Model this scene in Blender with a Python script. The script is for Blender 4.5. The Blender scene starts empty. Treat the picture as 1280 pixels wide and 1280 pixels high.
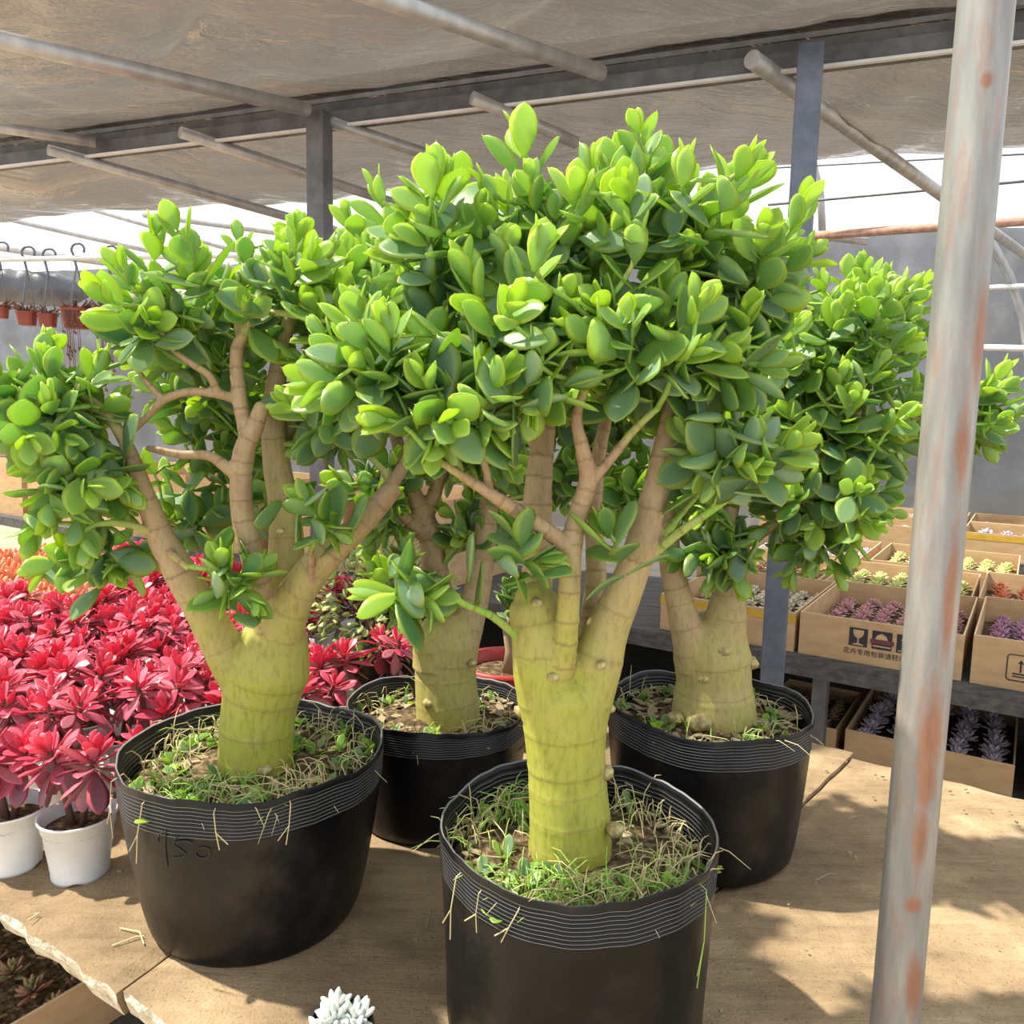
import bpy, bmesh, math, random
import numpy as np
from mathutils import Vector, Matrix, noise as mnoise

SC = bpy.context.scene
COL = SC.collection
random.seed(7)
rng = np.random.default_rng(7)
PI = math.pi
V3 = Vector

# ------------------------------------------------------------------ camera
F_PX, CAM_H, PITCH, ROLL = 1000.0, 1.0, 7.0, 1.2
_p, _r = math.radians(PITCH), math.radians(ROLL)
_fw = V3((0, math.cos(_p), -math.sin(_p)))
_up0 = V3((0, math.sin(_p), math.cos(_p)))
_rt0 = V3((1, 0, 0))
C_RT = _rt0 * math.cos(_r) + _up0 * math.sin(_r)
C_UP = -_rt0 * math.sin(_r) + _up0 * math.cos(_r)
C_FW = _fw
C_LOC = V3((0, 0, CAM_H))
cam_d = bpy.data.cameras.new('camera')
cam_d.sensor_width = 36.0
cam_d.lens = 36.0 * F_PX / 1280.0
cam_d.clip_start = 0.02
cam = bpy.data.objects.new('camera', cam_d)
COL.objects.link(cam)
m = Matrix((C_RT, C_UP, -C_FW)).transposed().to_4x4()
m.translation = C_LOC
cam.matrix_world = m
SC.camera = cam

# ------------------------------------------------------------------ world, sun, exposure
w = bpy.data.worlds.new('world')
SC.world = w
w.use_nodes = True
bg = w.node_tree.nodes['Background']
bg.inputs[0].default_value = (0.93, 0.965, 1.0, 1)
bg.inputs[1].default_value = 1.0
SUN_AZ, SUN_EL = math.radians(-80), math.radians(57)
sun_d = bpy.data.lights.new('sun_offscreen', 'SUN')
sun_d.energy = 6.2
sun_d.angle = math.radians(1.2)
sun_d.color = (1.0, 0.92, 0.77)
sun = bpy.data.objects.new('sun_offscreen', sun_d)
COL.objects.link(sun)
sdir = V3((math.sin(SUN_AZ) * math.cos(SUN_EL), math.cos(SUN_AZ) * math.cos(SUN_EL), math.sin(SUN_EL)))
sun.rotation_euler = sdir.to_track_quat('Z', 'Y').to_euler()
sun.location = sdir * 12
vs = SC.view_settings
vs.view_transform = 'Standard'
vs.look = 'None'
vs.gamma = 1.0
vs.use_curve_mapping = False
vs.exposure = 0.55

# ------------------------------------------------------------------ geometry helpers
def ray(x, y):
    return C_RT * ((x - 640) / F_PX) - C_UP * ((y - 640) / F_PX) + C_FW
def onz(x, y, z=0.0):
    d = ray(x, y); return C_LOC + d * ((z - CAM_H) / d.z)
def at(x, y, Y):
    d = ray(x, y); return C_LOC + d * (Y / d.y)
def proj(P):
    v = V3(P) - C_LOC; z = v.dot(C_FW)
    return 640 + F_PX * v.dot(C_RT) / z, 640 - F_PX * v.dot(C_UP) / z, z
UA = math.radians(-33)
UX, VX = V3((math.cos(UA), math.sin(UA), 0)), V3((-math.sin(UA), math.cos(UA), 0))
def uv(u, v, z=0.0):                                   # bench axes: u along the bench, v across it
    return UX * u + VX * v + V3((0, 0, z))

class MB:
    """collects geometry for one mesh"""
    def __init__(s): s.v, s.f, s.mi, s.col = [], [], [], None
    def add(s, vs_, fs_, mi=0):
        b = len(s.v); s.v += [tuple(p) for p in vs_]
        s.f += [tuple(i + b for i in f) for f in fs_]; s.mi += [mi] * len(fs_)
    def box(s, c, size, M=None, mi=0):
        x, y, z = [q / 2 for q in size]
        P = [V3((a * x, b * y, d * z)) for a in (-1, 1) for b in (-1, 1) for d in (-1, 1)]
        if M: P = [M @ p for p in P]
        s.add([V3(c) + p for p in P], [(0, 1, 3, 2), (4, 6, 7, 5), (0, 4, 5, 1), (2, 3, 7, 6), (0, 2, 6, 4), (1, 5, 7, 3)], mi)
    def tube(s, pts, rads, n=8, caps=True, mi=0):
        pts = [V3(p) for p in pts]
        if not hasattr(rads, '__len__'): rads = [rads] * len(pts)
        vs_, fs_ = [], []
        T = []
        for i in range(len(pts)):
            t = pts[min(i + 1, len(pts) - 1)] - pts[max(i - 1, 0)]
            T.append(t.normalized() if t.length > 1e-9 else V3((0, 0, 1)))
        a = T[0].orthogonal().normalized()
        for i, p in enumerate(pts):
            a = (a - T[i] * a.dot(T[i]))
            a = a.normalized() if a.length > 1e-6 else T[i].orthogonal().normalized()
            b = T[i].cross(a)
            for k in range(n):
                an = 2 * PI * k / n
                vs_.append(p + (a * math.cos(an) + b * math.sin(an)) * rads[i])
        for i in range(len(pts) - 1):
            for k in range(n):
                k2 = (k + 1) % n
                fs_.append((i * n + k, i * n + k2, (i + 1) * n + k2, (i + 1) * n + k))
        if caps:
            fs_.append(tuple(range(n - 1, -1, -1))); fs_.append(tuple((len(pts) - 1) * n + k for k in range(n)))
        s.add(vs_, fs_, mi)
    def lathe(s, prof, n=48, wob=None, mi=None, c=(0, 0, 0)):
        vs_, fs_, c = [], [], V3(c)
        for j, (r, z) in enumerate(prof):
            for k in range(n):
                a = 2 * PI * k / n
                rr, zz = (r, z) if wob is None else wob(a, r, z, j)
                vs_.append(c + V3((rr * math.cos(a), rr * math.sin(a), zz)))
        b = len(s.v); s.v += [tuple(p) for p in vs_]
        for j in range(len(prof) - 1):
            for k in range(n):
                k2 = (k + 1) % n
                s.f.append((b + j * n + k, b + j * n + k2, b + (j + 1) * n + k2, b + (j + 1) * n + k))
                s.mi.append(mi[j] if mi else 0)
    def mesh(s, name, mats, smooth=False, bevel=0):
        me = bpy.data.meshes.new(name)
        me.from_pydata(s.v, [], s.f)
        if not isinstance(mats, (list, tuple)): mats = [mats]
        for q in mats: me.materials.append(q)
        if len(mats) > 1: me.polygons.foreach_set('material_index', s.mi)
        if s.col is not None:
            at_ = me.color_attributes.new('tint', 'FLOAT_COLOR', 'POINT')
            at_.data.foreach_set('color', np.asarray(s.col, dtype=np.float32).ravel())
        if bevel:
            bm = bmesh.new(); bm.from_mesh(me)
            bmesh.ops.bevel(bm, geom=[e for e in bm.edges], offset=bevel, segments=2, affect='EDGES', profile=0.6)
            bm.to_mesh(me); bm.free()
        if smooth: me.shade_smooth()
        return me
    def build(s, name, mats, parent=None, smooth=False, bevel=0):
        return obj(name, s.mesh(name, mats, smooth, bevel), parent)

def spline(pts, rads, step):
    pts = [V3(p) for p in pts]
    n = len(pts)
    if n == 2:
        k = max(2, int((pts[1] - pts[0]).length / step))
        return [pts[0].lerp(pts[1], i / k) for i in range(k + 1)], [rads[0] + (rads[1] - rads[0]) * i / k for i in range(k + 1)]
    P, R_ = [], []
    for i in range(n - 1):
        a, b_, c, d = pts[max(i - 1, 0)], pts[i], pts[i + 1], pts[min(i + 2, n - 1)]
        k = max(2, int((c - b_).length / step))
        for j in range(k):
            t_ = j / k; t2, t3 = t_ * t_, t_ ** 3
            P.append(0.5 * ((2 * b_) + (c - a) * t_ + (2 * a - 5 * b_ + 4 * c - d) * t2 + (3 * b_ - a - 3 * c + d) * t3))
            R_.append(rads[i] + (rads[i + 1] - rads[i]) * t_)
    P.append(pts[-1]); R_.append(rads[-1])
    return P, R_

def obj(name, me, parent=None, loc=None, M=None):
    o = bpy.data.objects.new(name, me)
    COL.objects.link(o)
    if parent: o.parent = parent
    if M is not None: o.matrix_basis = M
    if loc is not None: o.location = loc
    return o
def tag(o, label=None, cat=None, group=None, kind=None):
    if label: o['label'] = label
    if cat: o['category'] = cat
    if group: o['group'] = group
    if kind: o['kind'] = kind
    return o
def thing(name, label, cat, loc=(0, 0, 0), rz=0.0, group=None):
    o = bpy.data.objects.new(name, None)
    COL.objects.link(o)
    o.location = loc; o.rotation_euler = (0, 0, rz); o.empty_display_size = 0.1
    return tag(o, label, cat, group)
def copy_tree(o, parent=None):
    c = o.copy(); COL.objects.link(c); c.parent = parent
    for ch in KIDS.get(o.name, o.children): copy_tree(ch, c)
    return c
KIDS = {}

# ------------------------------------------------------------------ materials
def mat(name):
    q = bpy.data.materials.new(name); q.use_nodes = True
    nt = q.node_tree; nt.nodes.clear()
    out = nt.nodes.new('ShaderNodeOutputMaterial')
    return q, nt, out
def nd(nt, t, **kw):
    n = nt.nodes.new(t)
    for k, v in kw.items():
        if k in n.inputs: n.inputs[k].default_value = v
        else: setattr(n, k, v)
    return n
def ramp(nt, stops, src=None):
    r = nt.nodes.new('ShaderNodeValToRGB'); e = r.color_ramp.elements
    while len(e) > 1: e.remove(e[-1])
    e[0].position = stops[0][0]; e[0].color = (*stops[0][1], 1)
    for p, c in stops[1:]:
        k = e.new(p); k.color = (*c, 1)
    if src is not None: nt.links.new(src, r.inputs[0])
    return r
def noise_mat(name, stops, scale=8, rough=0.7, bump=0.2, bscale=60, detail=6, spec=0.4, metal=0.0, stretch=(1, 1, 1), dist=0.004, coat=0.0):
    q, nt, out = mat(name); L = nt.links.new
    tc = nd(nt, 'ShaderNodeTexCoord')
    mp = nd(nt, 'ShaderNodeMapping'); mp.inputs['Scale'].default_value = stretch
    L(tc.outputs['Object'], mp.inputs[0])
    n1 = nd(nt, 'ShaderNodeTexNoise', Scale=scale, Detail=detail, Roughness=0.6); L(mp.outputs[0], n1.inputs['Vector'])
    r = ramp(nt, stops, n1.outputs[0])
    b = nd(nt, 'ShaderNodeBsdfPrincipled', Roughness=rough, Metallic=metal)
    b.inputs['Specular IOR Level'].default_value = spec
    b.inputs['Coat Weight'].default_value = coat
    L(r.outputs[0], b.inputs['Base Color'])
    if bump:
        n2 = nd(nt, 'ShaderNodeTexNoise', Scale=bscale, Detail=5); L(mp.outputs[0], n2.inputs['Vector'])
        bp = nd(nt, 'ShaderNodeBump', Strength=bump, Distance=dist); L(n2.outputs[0], bp.inputs['Height'])
        L(bp.outputs[0], b.inputs['Normal'])
    L(b.outputs[0], out.inputs[0])
    return q
def plain(name, c, rough=0.6, metal=0.0, spec=0.4):
    c2 = tuple(x * 0.82 for x in c)
    return noise_mat(name, [(0.3, c2), (0.7, c)], 12, rough, 0.05, 90, 3, spec, metal)

def leaf_material(name, age, edge, trans, bloom_gloss, tr_w=0.42, rough=0.34, bloom_gloss_all=0.0):
    """colour by the tint attribute: R age of the leaf, G closeness to its margin, B chance"""
    q, nt, out = mat(name); L = nt.links.new
    a = nd(nt, 'ShaderNodeAttribute', attribute_name='tint')
    sp = nd(nt, 'ShaderNodeSeparateColor'); L(a.outputs['Color'], sp.inputs[0])
    r = ramp(nt, age, sp.outputs[0])
    tc = nd(nt, 'ShaderNodeTexCoord')
    n1 = nd(nt, 'ShaderNodeTexNoise', Scale=45.0, Detail=4); L(tc.outputs['Object'], n1.inputs['Vector'])
    # waxy bloom on old leaves, plus gloss highlights painted in as pale colour
    bl = nd(nt, 'ShaderNodeMath', operation='MULTIPLY'); L(sp.outputs[0], bl.inputs[0]); L(n1.outputs[0], bl.inputs[1])
    bl2 = nd(nt, 'ShaderNodeMath', operation='MULTIPLY'); L(bl.outputs[0], bl2.inputs[0]); L(sp.outputs[2], bl2.inputs[1])
    bl3 = nd(nt, 'ShaderNodeMath', operation='MULTIPLY'); L(bl2.outputs[0], bl3.inputs[0]); bl3.inputs[1].default_value = 1.7; bl3.use_clamp = True; bl4 = nd(nt, 'ShaderNodeMath', operation='MULTIPLY_ADD'); L(sp.outputs[2], bl4.inputs[0]); bl4.inputs[1].default_value = bloom_gloss_all; L(bl3.outputs[0], bl4.inputs[2]); bl4.use_clamp = True; bl2 = bl4
    m1 = nd(nt, 'ShaderNodeMix', data_type='RGBA'); m1.inputs[7].default_value = (*bloom_gloss, 1)
    L(bl2.outputs[0], m1.inputs[0]); L(r.outputs[0], m1.inputs[6])
    ed = nd(nt, 'ShaderNodeMath', operation='MULTIPLY'); L(sp.outputs[1], ed.inputs[0]); ed.inputs[1].default_value = 0.75
    m2 = nd(nt, 'ShaderNodeMix', data_type='RGBA'); m2.inputs[7].default_value = (*edge, 1)
    L(ed.outputs[0], m2.inputs[0]); L(m1.outputs[2], m2.inputs[6])
    b = nd(nt, 'ShaderNodeBsdfPrincipled', Roughness=rough)
    b.inputs['Specular IOR Level'].default_value = 0.5
    L(m2.outputs[2], b.inputs['Base Color'])
    n2 = nd(nt, 'ShaderNodeTexNoise', Scale=160.0, Detail=2); L(tc.outputs['Object'], n2.inputs['Vector'])
    bp = nd(nt, 'ShaderNodeBump', Strength=0.12, Distance=0.002); L(n2.outputs[0], bp.inputs['Height'])
    L(bp.outputs[0], b.inputs['Normal'])
    t = nd(nt, 'ShaderNodeBsdfTranslucent')
    rt = ramp(nt, trans, sp.outputs[0]); L(rt.outputs[0], t.inputs[0])
    mx = nd(nt, 'ShaderNodeMixShader'); mx.inputs[0].default_value = tr_w
    L(b.outputs[0], mx.inputs[1]); L(t.outputs[0], mx.inputs[2]); L(mx.outputs[0], out.inputs[0])
    return q

M_JADE = leaf_material('jade_leaf',
    [(0.0, (0.36, 0.56, 0.09)), (0.35, (0.20, 0.375, 0.09)), (0.7, (0.10, 0.235, 0.095)), (1.0, (0.065, 0.165, 0.09))],
    (0.58, 0.68, 0.08), [(0.0, (0.78, 0.95, 0.09)), (0.5, (0.52, 0.76, 0.11)), (1.0, (0.24, 0.48, 0.13))], (0.44, 0.60, 0.47), 0.52, 0.28, 0.14)  # the pale grey-green also paints a reflection on old leaves
M_RED = leaf_material('red_succulent_leaf',
    [(0.0, (0.66, 0.05, 0.13)), (0.4, (0.50, 0.045, 0.14)), (0.75, (0.22, 0.02, 0.075)), (1.0, (0.06, 0.01, 0.035))],
    (0.80, 0.10, 0.16), [(0.0, (1.0, 0.08, 0.14)), (0.5, (0.9, 0.05, 0.14)), (1.0, (0.25, 0.02, 0.08))], (0.85, 0.46, 0.52), 0.34, 0.27, 0.38)  # the pale pink paints the sun's gloss highlights onto the leaves
M_ORANGE = leaf_material('orange_succulent_leaf',
    [(0.0, (0.85, 0.16, 0.08)), (0.5, (0.78, 0.30, 0.18)), (1.0, (0.60, 0.28, 0.22))],
    (0.9, 0.35, 0.1), [(0.0, (1.0, 0.2, 0.08)), (1.0, (0.9, 0.4, 0.15))], (0.8, 0.6, 0.5), 0.3)
M_PALE = leaf_material('pale_succulent_leaf',
    [(0.0, (0.62, 0.70, 0.62)), (1.0, (0.50, 0.58, 0.55))],
    (0.72, 0.74, 0.68), [(0.0, (0.7, 0.8, 0.6)), (1.0, (0.6, 0.7, 0.6))], (0.8, 0.82, 0.8), 0.12, 0.6)
M_VARI = leaf_material('variegated_leaf',
    [(0.0, (0.62, 0.74, 0.22)), (0.5, (0.34, 0.52, 0.10)), (1.0, (0.12, 0.24, 0.06))],
    (0.7, 0.75, 0.3), [(0.0, (0.8, 0.9, 0.2)), (1.0, (0.4, 0.6, 0.1))], (0.6, 0.7, 0.5), 0.3)
def head_mat(name, c0, c1, edge):
    return leaf_material(name, [(0.0, c0), (1.0, c1)], edge, [(0.0, c0), (1.0, c1)], edge, 0.15, 0.5)
M_PINKHEAD = head_mat('pink_head_leaf', (0.56, 0.20, 0.24), (0.34, 0.10, 0.17), (0.72, 0.46, 0.44))
M_PURPLEHEAD = head_mat('purple_head_leaf', (0.42, 0.16, 0.30), (0.16, 0.07, 0.17), (0.6, 0.36, 0.48))
M_WHITEHEAD = head_mat('cream_head_leaf', (0.72, 0.66, 0.48), (0.50, 0.48, 0.30), (0.85, 0.8, 0.66))
M_GREENHEAD = head_mat('green_head_leaf', (0.22, 0.40, 0.12), (0.10, 0.22, 0.08), (0.55, 0.2, 0.16))
M_LIMEHEAD = head_mat('lime_head_leaf', (0.72, 0.76, 0.18), (0.45, 0.55, 0.10), (0.85, 0.85, 0.4))
M_LILACHEAD = head_mat('lilac_head_leaf', (0.55, 0.46, 0.58), (0.34, 0.26, 0.40), (0.75, 0.68, 0.75))
M_REDHEAD = head_mat('red_head_leaf', (0.70, 0.12, 0.08), (0.42, 0.07, 0.08), (0.85, 0.35, 0.15))

def bark_material():
    q, nt, out = mat('jade_bark'); L = nt.links.new
    a = nd(nt, 'ShaderNodeAttribute', attribute_name='tint')
    sp = nd(nt, 'ShaderNodeSeparateColor'); L(a.outputs['Color'], sp.inputs[0])
    tc = nd(nt, 'ShaderNodeTexCoord')
    n0 = nd(nt, 'ShaderNodeTexNoise', Scale=16.0, Detail=5, Roughness=0.65); L(tc.outputs['Object'], n0.inputs['Vector'])
    mr = nd(nt, 'ShaderNodeMapRange'); mr.inputs[1].default_value = 0.25; mr.inputs[2].default_value = 0.75
    mr.inputs[3].default_value = -0.16; mr.inputs[4].default_value = 0.16
    L(n0.outputs[0], mr.inputs[0])
    ad = nd(nt, 'ShaderNodeMath', operation='ADD'); L(sp.outputs[0], ad.inputs[0]); L(mr.outputs[0], ad.inputs[1])
    # 0 green shoot, .3 tan branch, .6 buff limb, 1 olive yellow trunk
    r = ramp(nt, [(0.0, (0.25, 0.44, 0.07)), (0.16, (0.42, 0.40, 0.13)), (0.32, (0.36, 0.235, 0.14)), (0.55, (0.42, 0.31, 0.175)), (0.75, (0.40, 0.345, 0.12)), (1.0, (0.36, 0.37, 0.06))], ad.outputs[0])
    mp = nd(nt, 'ShaderNodeMapping'); mp.inputs['Scale'].default_value = (1, 1, 0.3); L(tc.outputs['Object'], mp.inputs[0])
    n1 = nd(nt, 'ShaderNodeTexNoise', Scale=120.0, Detail=6, Roughness=0.7); L(mp.outputs[0], n1.inputs['Vector'])
    dk = ramp(nt, [(0.32, (0.62, 0.58, 0.5)), (0.5, (1, 1, 1)), (0.72, (1.12, 1.1, 1.05))], n1.outputs[0])
    mm = nd(nt, 'ShaderNodeMix', data_type='RGBA', blend_type='MULTIPLY'); mm.inputs[0].default_value = 0.7
    L(r.outputs[0], mm.inputs[6]); L(dk.outputs[0], mm.inputs[7])
    # leaf-scar rings
    m3 = nd(nt, 'ShaderNodeMix', data_type='RGBA'); m3.inputs[7].default_value = (0.20, 0.13, 0.05, 1)
    rg = nd(nt, 'ShaderNodeMath', operation='MULTIPLY'); L(sp.outputs[1], rg.inputs[0]); rg.inputs[1].default_value = 0.6
    L(rg.outputs[0], m3.inputs[0]); L(mm.outputs[2], m3.inputs[6])
    b = nd(nt, 'ShaderNodeBsdfPrincipled', Roughness=0.55); b.inputs['Specular IOR Level'].default_value = 0.35
    L(m3.outputs[2], b.inputs['Base Color'])
    bp = nd(nt, 'ShaderNodeBump', Strength=0.35, Distance=0.003); L(n1.outputs[0], bp.inputs['Height']); L(bp.outputs[0], b.inputs['Normal'])
    L(b.outputs[0], out.inputs[0])
    return q
M_BARK = bark_material()
M_SCAR = noise_mat('pruning_scar', [(0.35, (0.24, 0.17, 0.08)), (0.52, (0.36, 0.29, 0.12)), (0.66, (0.52, 0.52, 0.24))], 70, 0.6, 0.3, 150)
M_BLACKPOT = noise_mat('black_nursery_plastic', [(0.38, (0.003, 0.003, 0.004)), (0.56, (0.007, 0.007, 0.008)), (0.70, (0.030, 0.025, 0.020)), (0.85, (0.11, 0.09, 0.07))], 5, 0.35, 0.4, 22, 8, 0.28, dist=0.006)
M_RIDGE = plain('ridge_highlight', (0.20, 0.20, 0.21), 0.45)  # lighter grey paints the highlight lines along the pot ridges
M_SOIL = noise_mat('potting_soil', [(0.3, (0.03, 0.02, 0.012)), (0.5, (0.10, 0.07, 0.04)), (0.65, (0.26, 0.19, 0.11)), (0.8, (0.45, 0.38, 0.26))], 55, 0.95, 0.9, 90, 8, 0.1, dist=0.012)
M_GRASS = plain('green_grass_blade', (0.30, 0.48, 0.09), 0.6)
M_STRAW = plain('dry_straw', (0.66, 0.56, 0.30), 0.7)
M_LITTER = plain('dead_leaf', (0.34, 0.27, 0.17), 0.8)
M_SLAB = None
M_WHITEPOT = plain('white_pot_plastic', (0.80, 0.82, 0.84), 0.4)
M_RUBBLE = plain('brown_stem', (0.16, 0.08, 0.06), 0.8)
M_CARD = noise_mat('corrugated_cardboard', [(0.3, (0.45, 0.29, 0.155)), (0.7, (0.56, 0.38, 0.215))], 9, 0.85, 0.12, 70, 4, 0.15, stretch=(1, 1, 3))
M_CARDIN = noise_mat('cardboard_edge', [(0.3, (0.58, 0.42, 0.25)), (0.7, (0.68, 0.52, 0.33))], 60, 0.9, 0.2, 200, 3, 0.1)
M_TAPE = plain('yellow_packing_tape', (0.62, 0.38, 0.05), 0.3)
M_INK = plain('dark_print_ink', (0.035, 0.035, 0.045), 0.8)
M_STEEL = noise_mat('galvanised_steel', [(0.3, (0.30, 0.30, 0.31)), (0.7, (0.48, 0.48, 0.49))], 14, 0.42, 0.08, 60, 5, 0.5, 0.35, (1, 1, 0.3))
M_DARKSTEEL = noise_mat('weathered_dark_steel', [(0.3, (0.10, 0.10, 0.11)), (0.7, (0.20, 0.20, 0.21))], 10, 0.5, 0.1, 60, 5, 0.4, 0.4)
M_BLUESTEEL = noise_mat('blue_grey_steel', [(0.3, (0.09, 0.11, 0.15)), (0.7, (0.17, 0.19, 0.24))], 10, 0.45, 0.1, 60, 5, 0.4, 0.4)
M_WHITEPIPE = plain('white_pipe', (0.75, 0.76, 0.78), 0.4)
M_RUSTPIPE = noise_mat('rusty_pipe', [(0.3, (0.30, 0.15, 0.10)), (0.7, (0.50, 0.32, 0.25))], 20, 0.7, 0.2, 80)
M_TERRA = plain('red_brown_plastic', (0.27, 0.06, 0.04), 0.5)
M_REDPOT = plain('red_pot_plastic', (0.45, 0.045, 0.04), 0.4)
M_DARKWOOD = noise_mat('dark_bench_timber', [(0.3, (0.05, 0.05, 0.05)), (0.7, (0.13, 0.125, 0.12))], 6, 0.8, 0.3, 40, 6, 0.2, stretch=(0.3, 6, 6))
M_BLACK = plain('matt_black_plastic', (0.015, 0.015, 0.017), 0.5)
M_FLOOR = noise_mat('dusty_earth', [(0.3, (0.34, 0.26, 0.16)), (0.7, (0.52, 0.42, 0.28))], 3, 0.95, 0.4, 40)

def slab_material():
    q, nt, out = mat('sandy_concrete'); L = nt.links.new
    tc = nd(nt, 'ShaderNodeTexCoord')
    n1 = nd(nt, 'ShaderNodeTexNoise', Scale=3.2, Detail=8, Roughness=0.65); L(tc.outputs['Object'], n1.inputs['Vector'])
    r1 = ramp(nt, [(0.28, (0.17, 0.118, 0.073)), (0.45, (0.265, 0.19, 0.112)), (0.58, (0.35, 0.257, 0.152)), (0.75, (0.50, 0.41, 0.28))], n1.outputs[0])
    mp = nd(nt, 'ShaderNodeMapping'); mp.inputs['Scale'].default_value = (2.0, 16, 1); L(tc.outputs['Object'], mp.inputs[0])
    n2 = nd(nt, 'ShaderNodeTexNoise', Scale=2.4, Detail=7, Roughness=0.7); L(mp.outputs[0], n2.inputs['Vector'])
    r2 = ramp(nt, [(0.3, (0.58, 0.54, 0.50)), (0.5, (0.95, 0.95, 0.95)), (0.72, (1.2, 1.18, 1.12))], n2.outputs[0])
    mx = nd(nt, 'ShaderNodeMix', data_type='RGBA', blend_type='MULTIPLY'); mx.inputs[0].default_value = 0.62
    L(r1.outputs[0], mx.inputs[6]); L(r2.outputs[0], mx.inputs[7])
    n3 = nd(nt, 'ShaderNodeTexNoise', Scale=190, Detail=3); L(tc.outputs['Object'], n3.inputs['Vector'])
    r3 = ramp(nt, [(0.30, (0.45, 0.42, 0.4)), (0.42, (1, 1, 1)), (0.68, (1, 1, 1)), (0.75, (1.3, 1.3, 1.25))], n3.outputs[0])
    m2 = nd(nt, 'ShaderNodeMix', data_type='RGBA', blend_type='MULTIPLY'); m2.inputs[0].default_value = 0.6
    L(mx.outputs[2], m2.inputs[6]); L(r3.outputs[0], m2.inputs[7])
    b = nd(nt, 'ShaderNodeBsdfPrincipled', Roughness=0.92); b.inputs['Specular IOR Level'].default_value = 0.2
    L(m2.outputs[2], b.inputs['Base Color'])
    ad = nd(nt, 'ShaderNodeMath', operation='ADD'); L(n2.outputs[0], ad.inputs[0])
    sc = nd(nt, 'ShaderNodeMath', operation='MULTIPLY'); L(n3.outputs[0], sc.inputs[0]); sc.inputs[1].default_value = 0.35
    L(sc.outputs[0], ad.inputs[1])
    bp = nd(nt, 'ShaderNodeBump', Strength=0.8, Distance=0.008); L(ad.outputs[0], bp.inputs['Height']); L(bp.outputs[0], b.inputs['Normal'])
    L(b.outputs[0], out.inputs[0])
    return q
M_SLAB = slab_material()
M_SLABEDGE = noise_mat('broken_concrete_edge', [(0.35, (0.36, 0.31, 0.22)), (0.5, (0.60, 0.54, 0.42)), (0.7, (0.72, 0.67, 0.55))], 40, 0.95, 0.9, 60, 8, 0.1, dist=0.012)

def film_material(name, transp, tint, rough, transl, scale=1.4, bstr=0.5, body=(0.3, 0.28, 0.25), gloss=0.5):
    """thin plastic sheet: some light straight through, some scattered, some reflected"""
    q, nt, out = mat(name); L = nt.links.new
    tc = nd(nt, 'ShaderNodeTexCoord')
    mp = nd(nt, 'ShaderNodeMapping'); mp.inputs['Scale'].default_value = (0.5, 2.6, 1.0)
    mp.inputs['Rotation'].default_value = (0, 0, math.radians(19)); L(tc.outputs['Object'], mp.inputs[0])
    n1 = nd(nt, 'ShaderNodeTexNoise', Scale=scale, Detail=6, Roughness=0.6, Distortion=0.6); L(mp.outputs[0], n1.inputs['Vector'])
    bp = nd(nt, 'ShaderNodeBump', Strength=bstr, Distance=0.12); L(n1.outputs[0], bp.inputs['Height'])
    tr = nd(nt, 'ShaderNodeBsdfTransparent'); tr.inputs[0].default_value = (*tint, 1)
    tl = nd(nt, 'ShaderNodeBsdfTranslucent'); tl.inputs[0].default_value = (*tint, 1); L(bp.outputs[0], tl.inputs['Normal'])
    pb = nd(nt, 'ShaderNodeBsdfPrincipled', Roughness=rough); L(bp.outputs[0], pb.inputs['Normal'])
    cr = ramp(nt, [(0.34, tuple(x * 0.35 for x in body)), (0.64, body)], n1.outputs[0]); L(cr.outputs[0], pb.inputs['Base Color'])
    pb.inputs['Metallic'].default_value = gloss
    m1 = nd(nt, 'ShaderNodeMixShader'); m1.inputs[0].default_value = transl; L(pb.outputs[0], m1.inputs[1]); L(tl.outputs[0], m1.inputs[2])
    m2 = nd(nt, 'ShaderNodeMixShader'); m2.inputs[0].default_value = transp; L(m1.outputs[0], m2.inputs[1]); L(tr.outputs[0], m2.inputs[2])
    L(m2.outputs[0], out.inputs[0])
    return q
M_FILM = film_material('grey_roof_film', 0.045, (0.80, 0.72, 0.62), 0.10, 0.06, 1.3, 1.0, body=(0.23, 0.19, 0.165), gloss=0.92)
M_WALLFILM = film_material('grey_wall_film', 0.04, (0.75, 0.78, 0.82), 0.35, 0.10, 0.8, 0.6, body=(0.17, 0.18, 0.205), gloss=0.4)

# ------------------------------------------------------------------ the setting: floor, film walls, film ceiling
b = MB()
b.add([(-16, -4, -0.72), (16, -4, -0.72), (16, 20, -0.72), (-16, 20, -0.72)], [(0, 1, 2, 3)])
tag(b.build('floor', M_FLOOR), 'dusty pale earth floor between and under the benches', None, kind='structure')

GA = math.radians(-18)
GX, GY = V3((math.cos(GA), math.sin(GA), 0)), V3((-math.sin(GA), math.cos(GA), 0))
def sheet(name, P00, P10, P01, P11, nu, nv, fn, m_, thick=0.0):
    """a wrinkled sheet between four corners; fn(s,t,P) gives an offset vector"""
    vs_, fs_ = [], []
    for j in range(nv + 1):
        for i in range(nu + 1):
            s_, t_ = i / nu, j / nv
            P = (P00 * (1 - s_) + P10 * s_) * (1 - t_) + (P01 * (1 - s_) + P11 * s_) * t_
            vs_.append(P + fn(s_, t_, P))
    for j in range(nv):
        for i in range(nu):
            a = j * (nu + 1) + i
            fs_.append((a, a + 1, a + nu + 2, a + nu + 1))
    q = MB(); q.add(vs_, fs_)
    return q.build(name, m_, smooth=True)
wl = V3((-9.0, 12.35, 0)); wr = V3((13.0, 5.22, 0))
nrm = V3((0.31, 0.95, 0))
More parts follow.
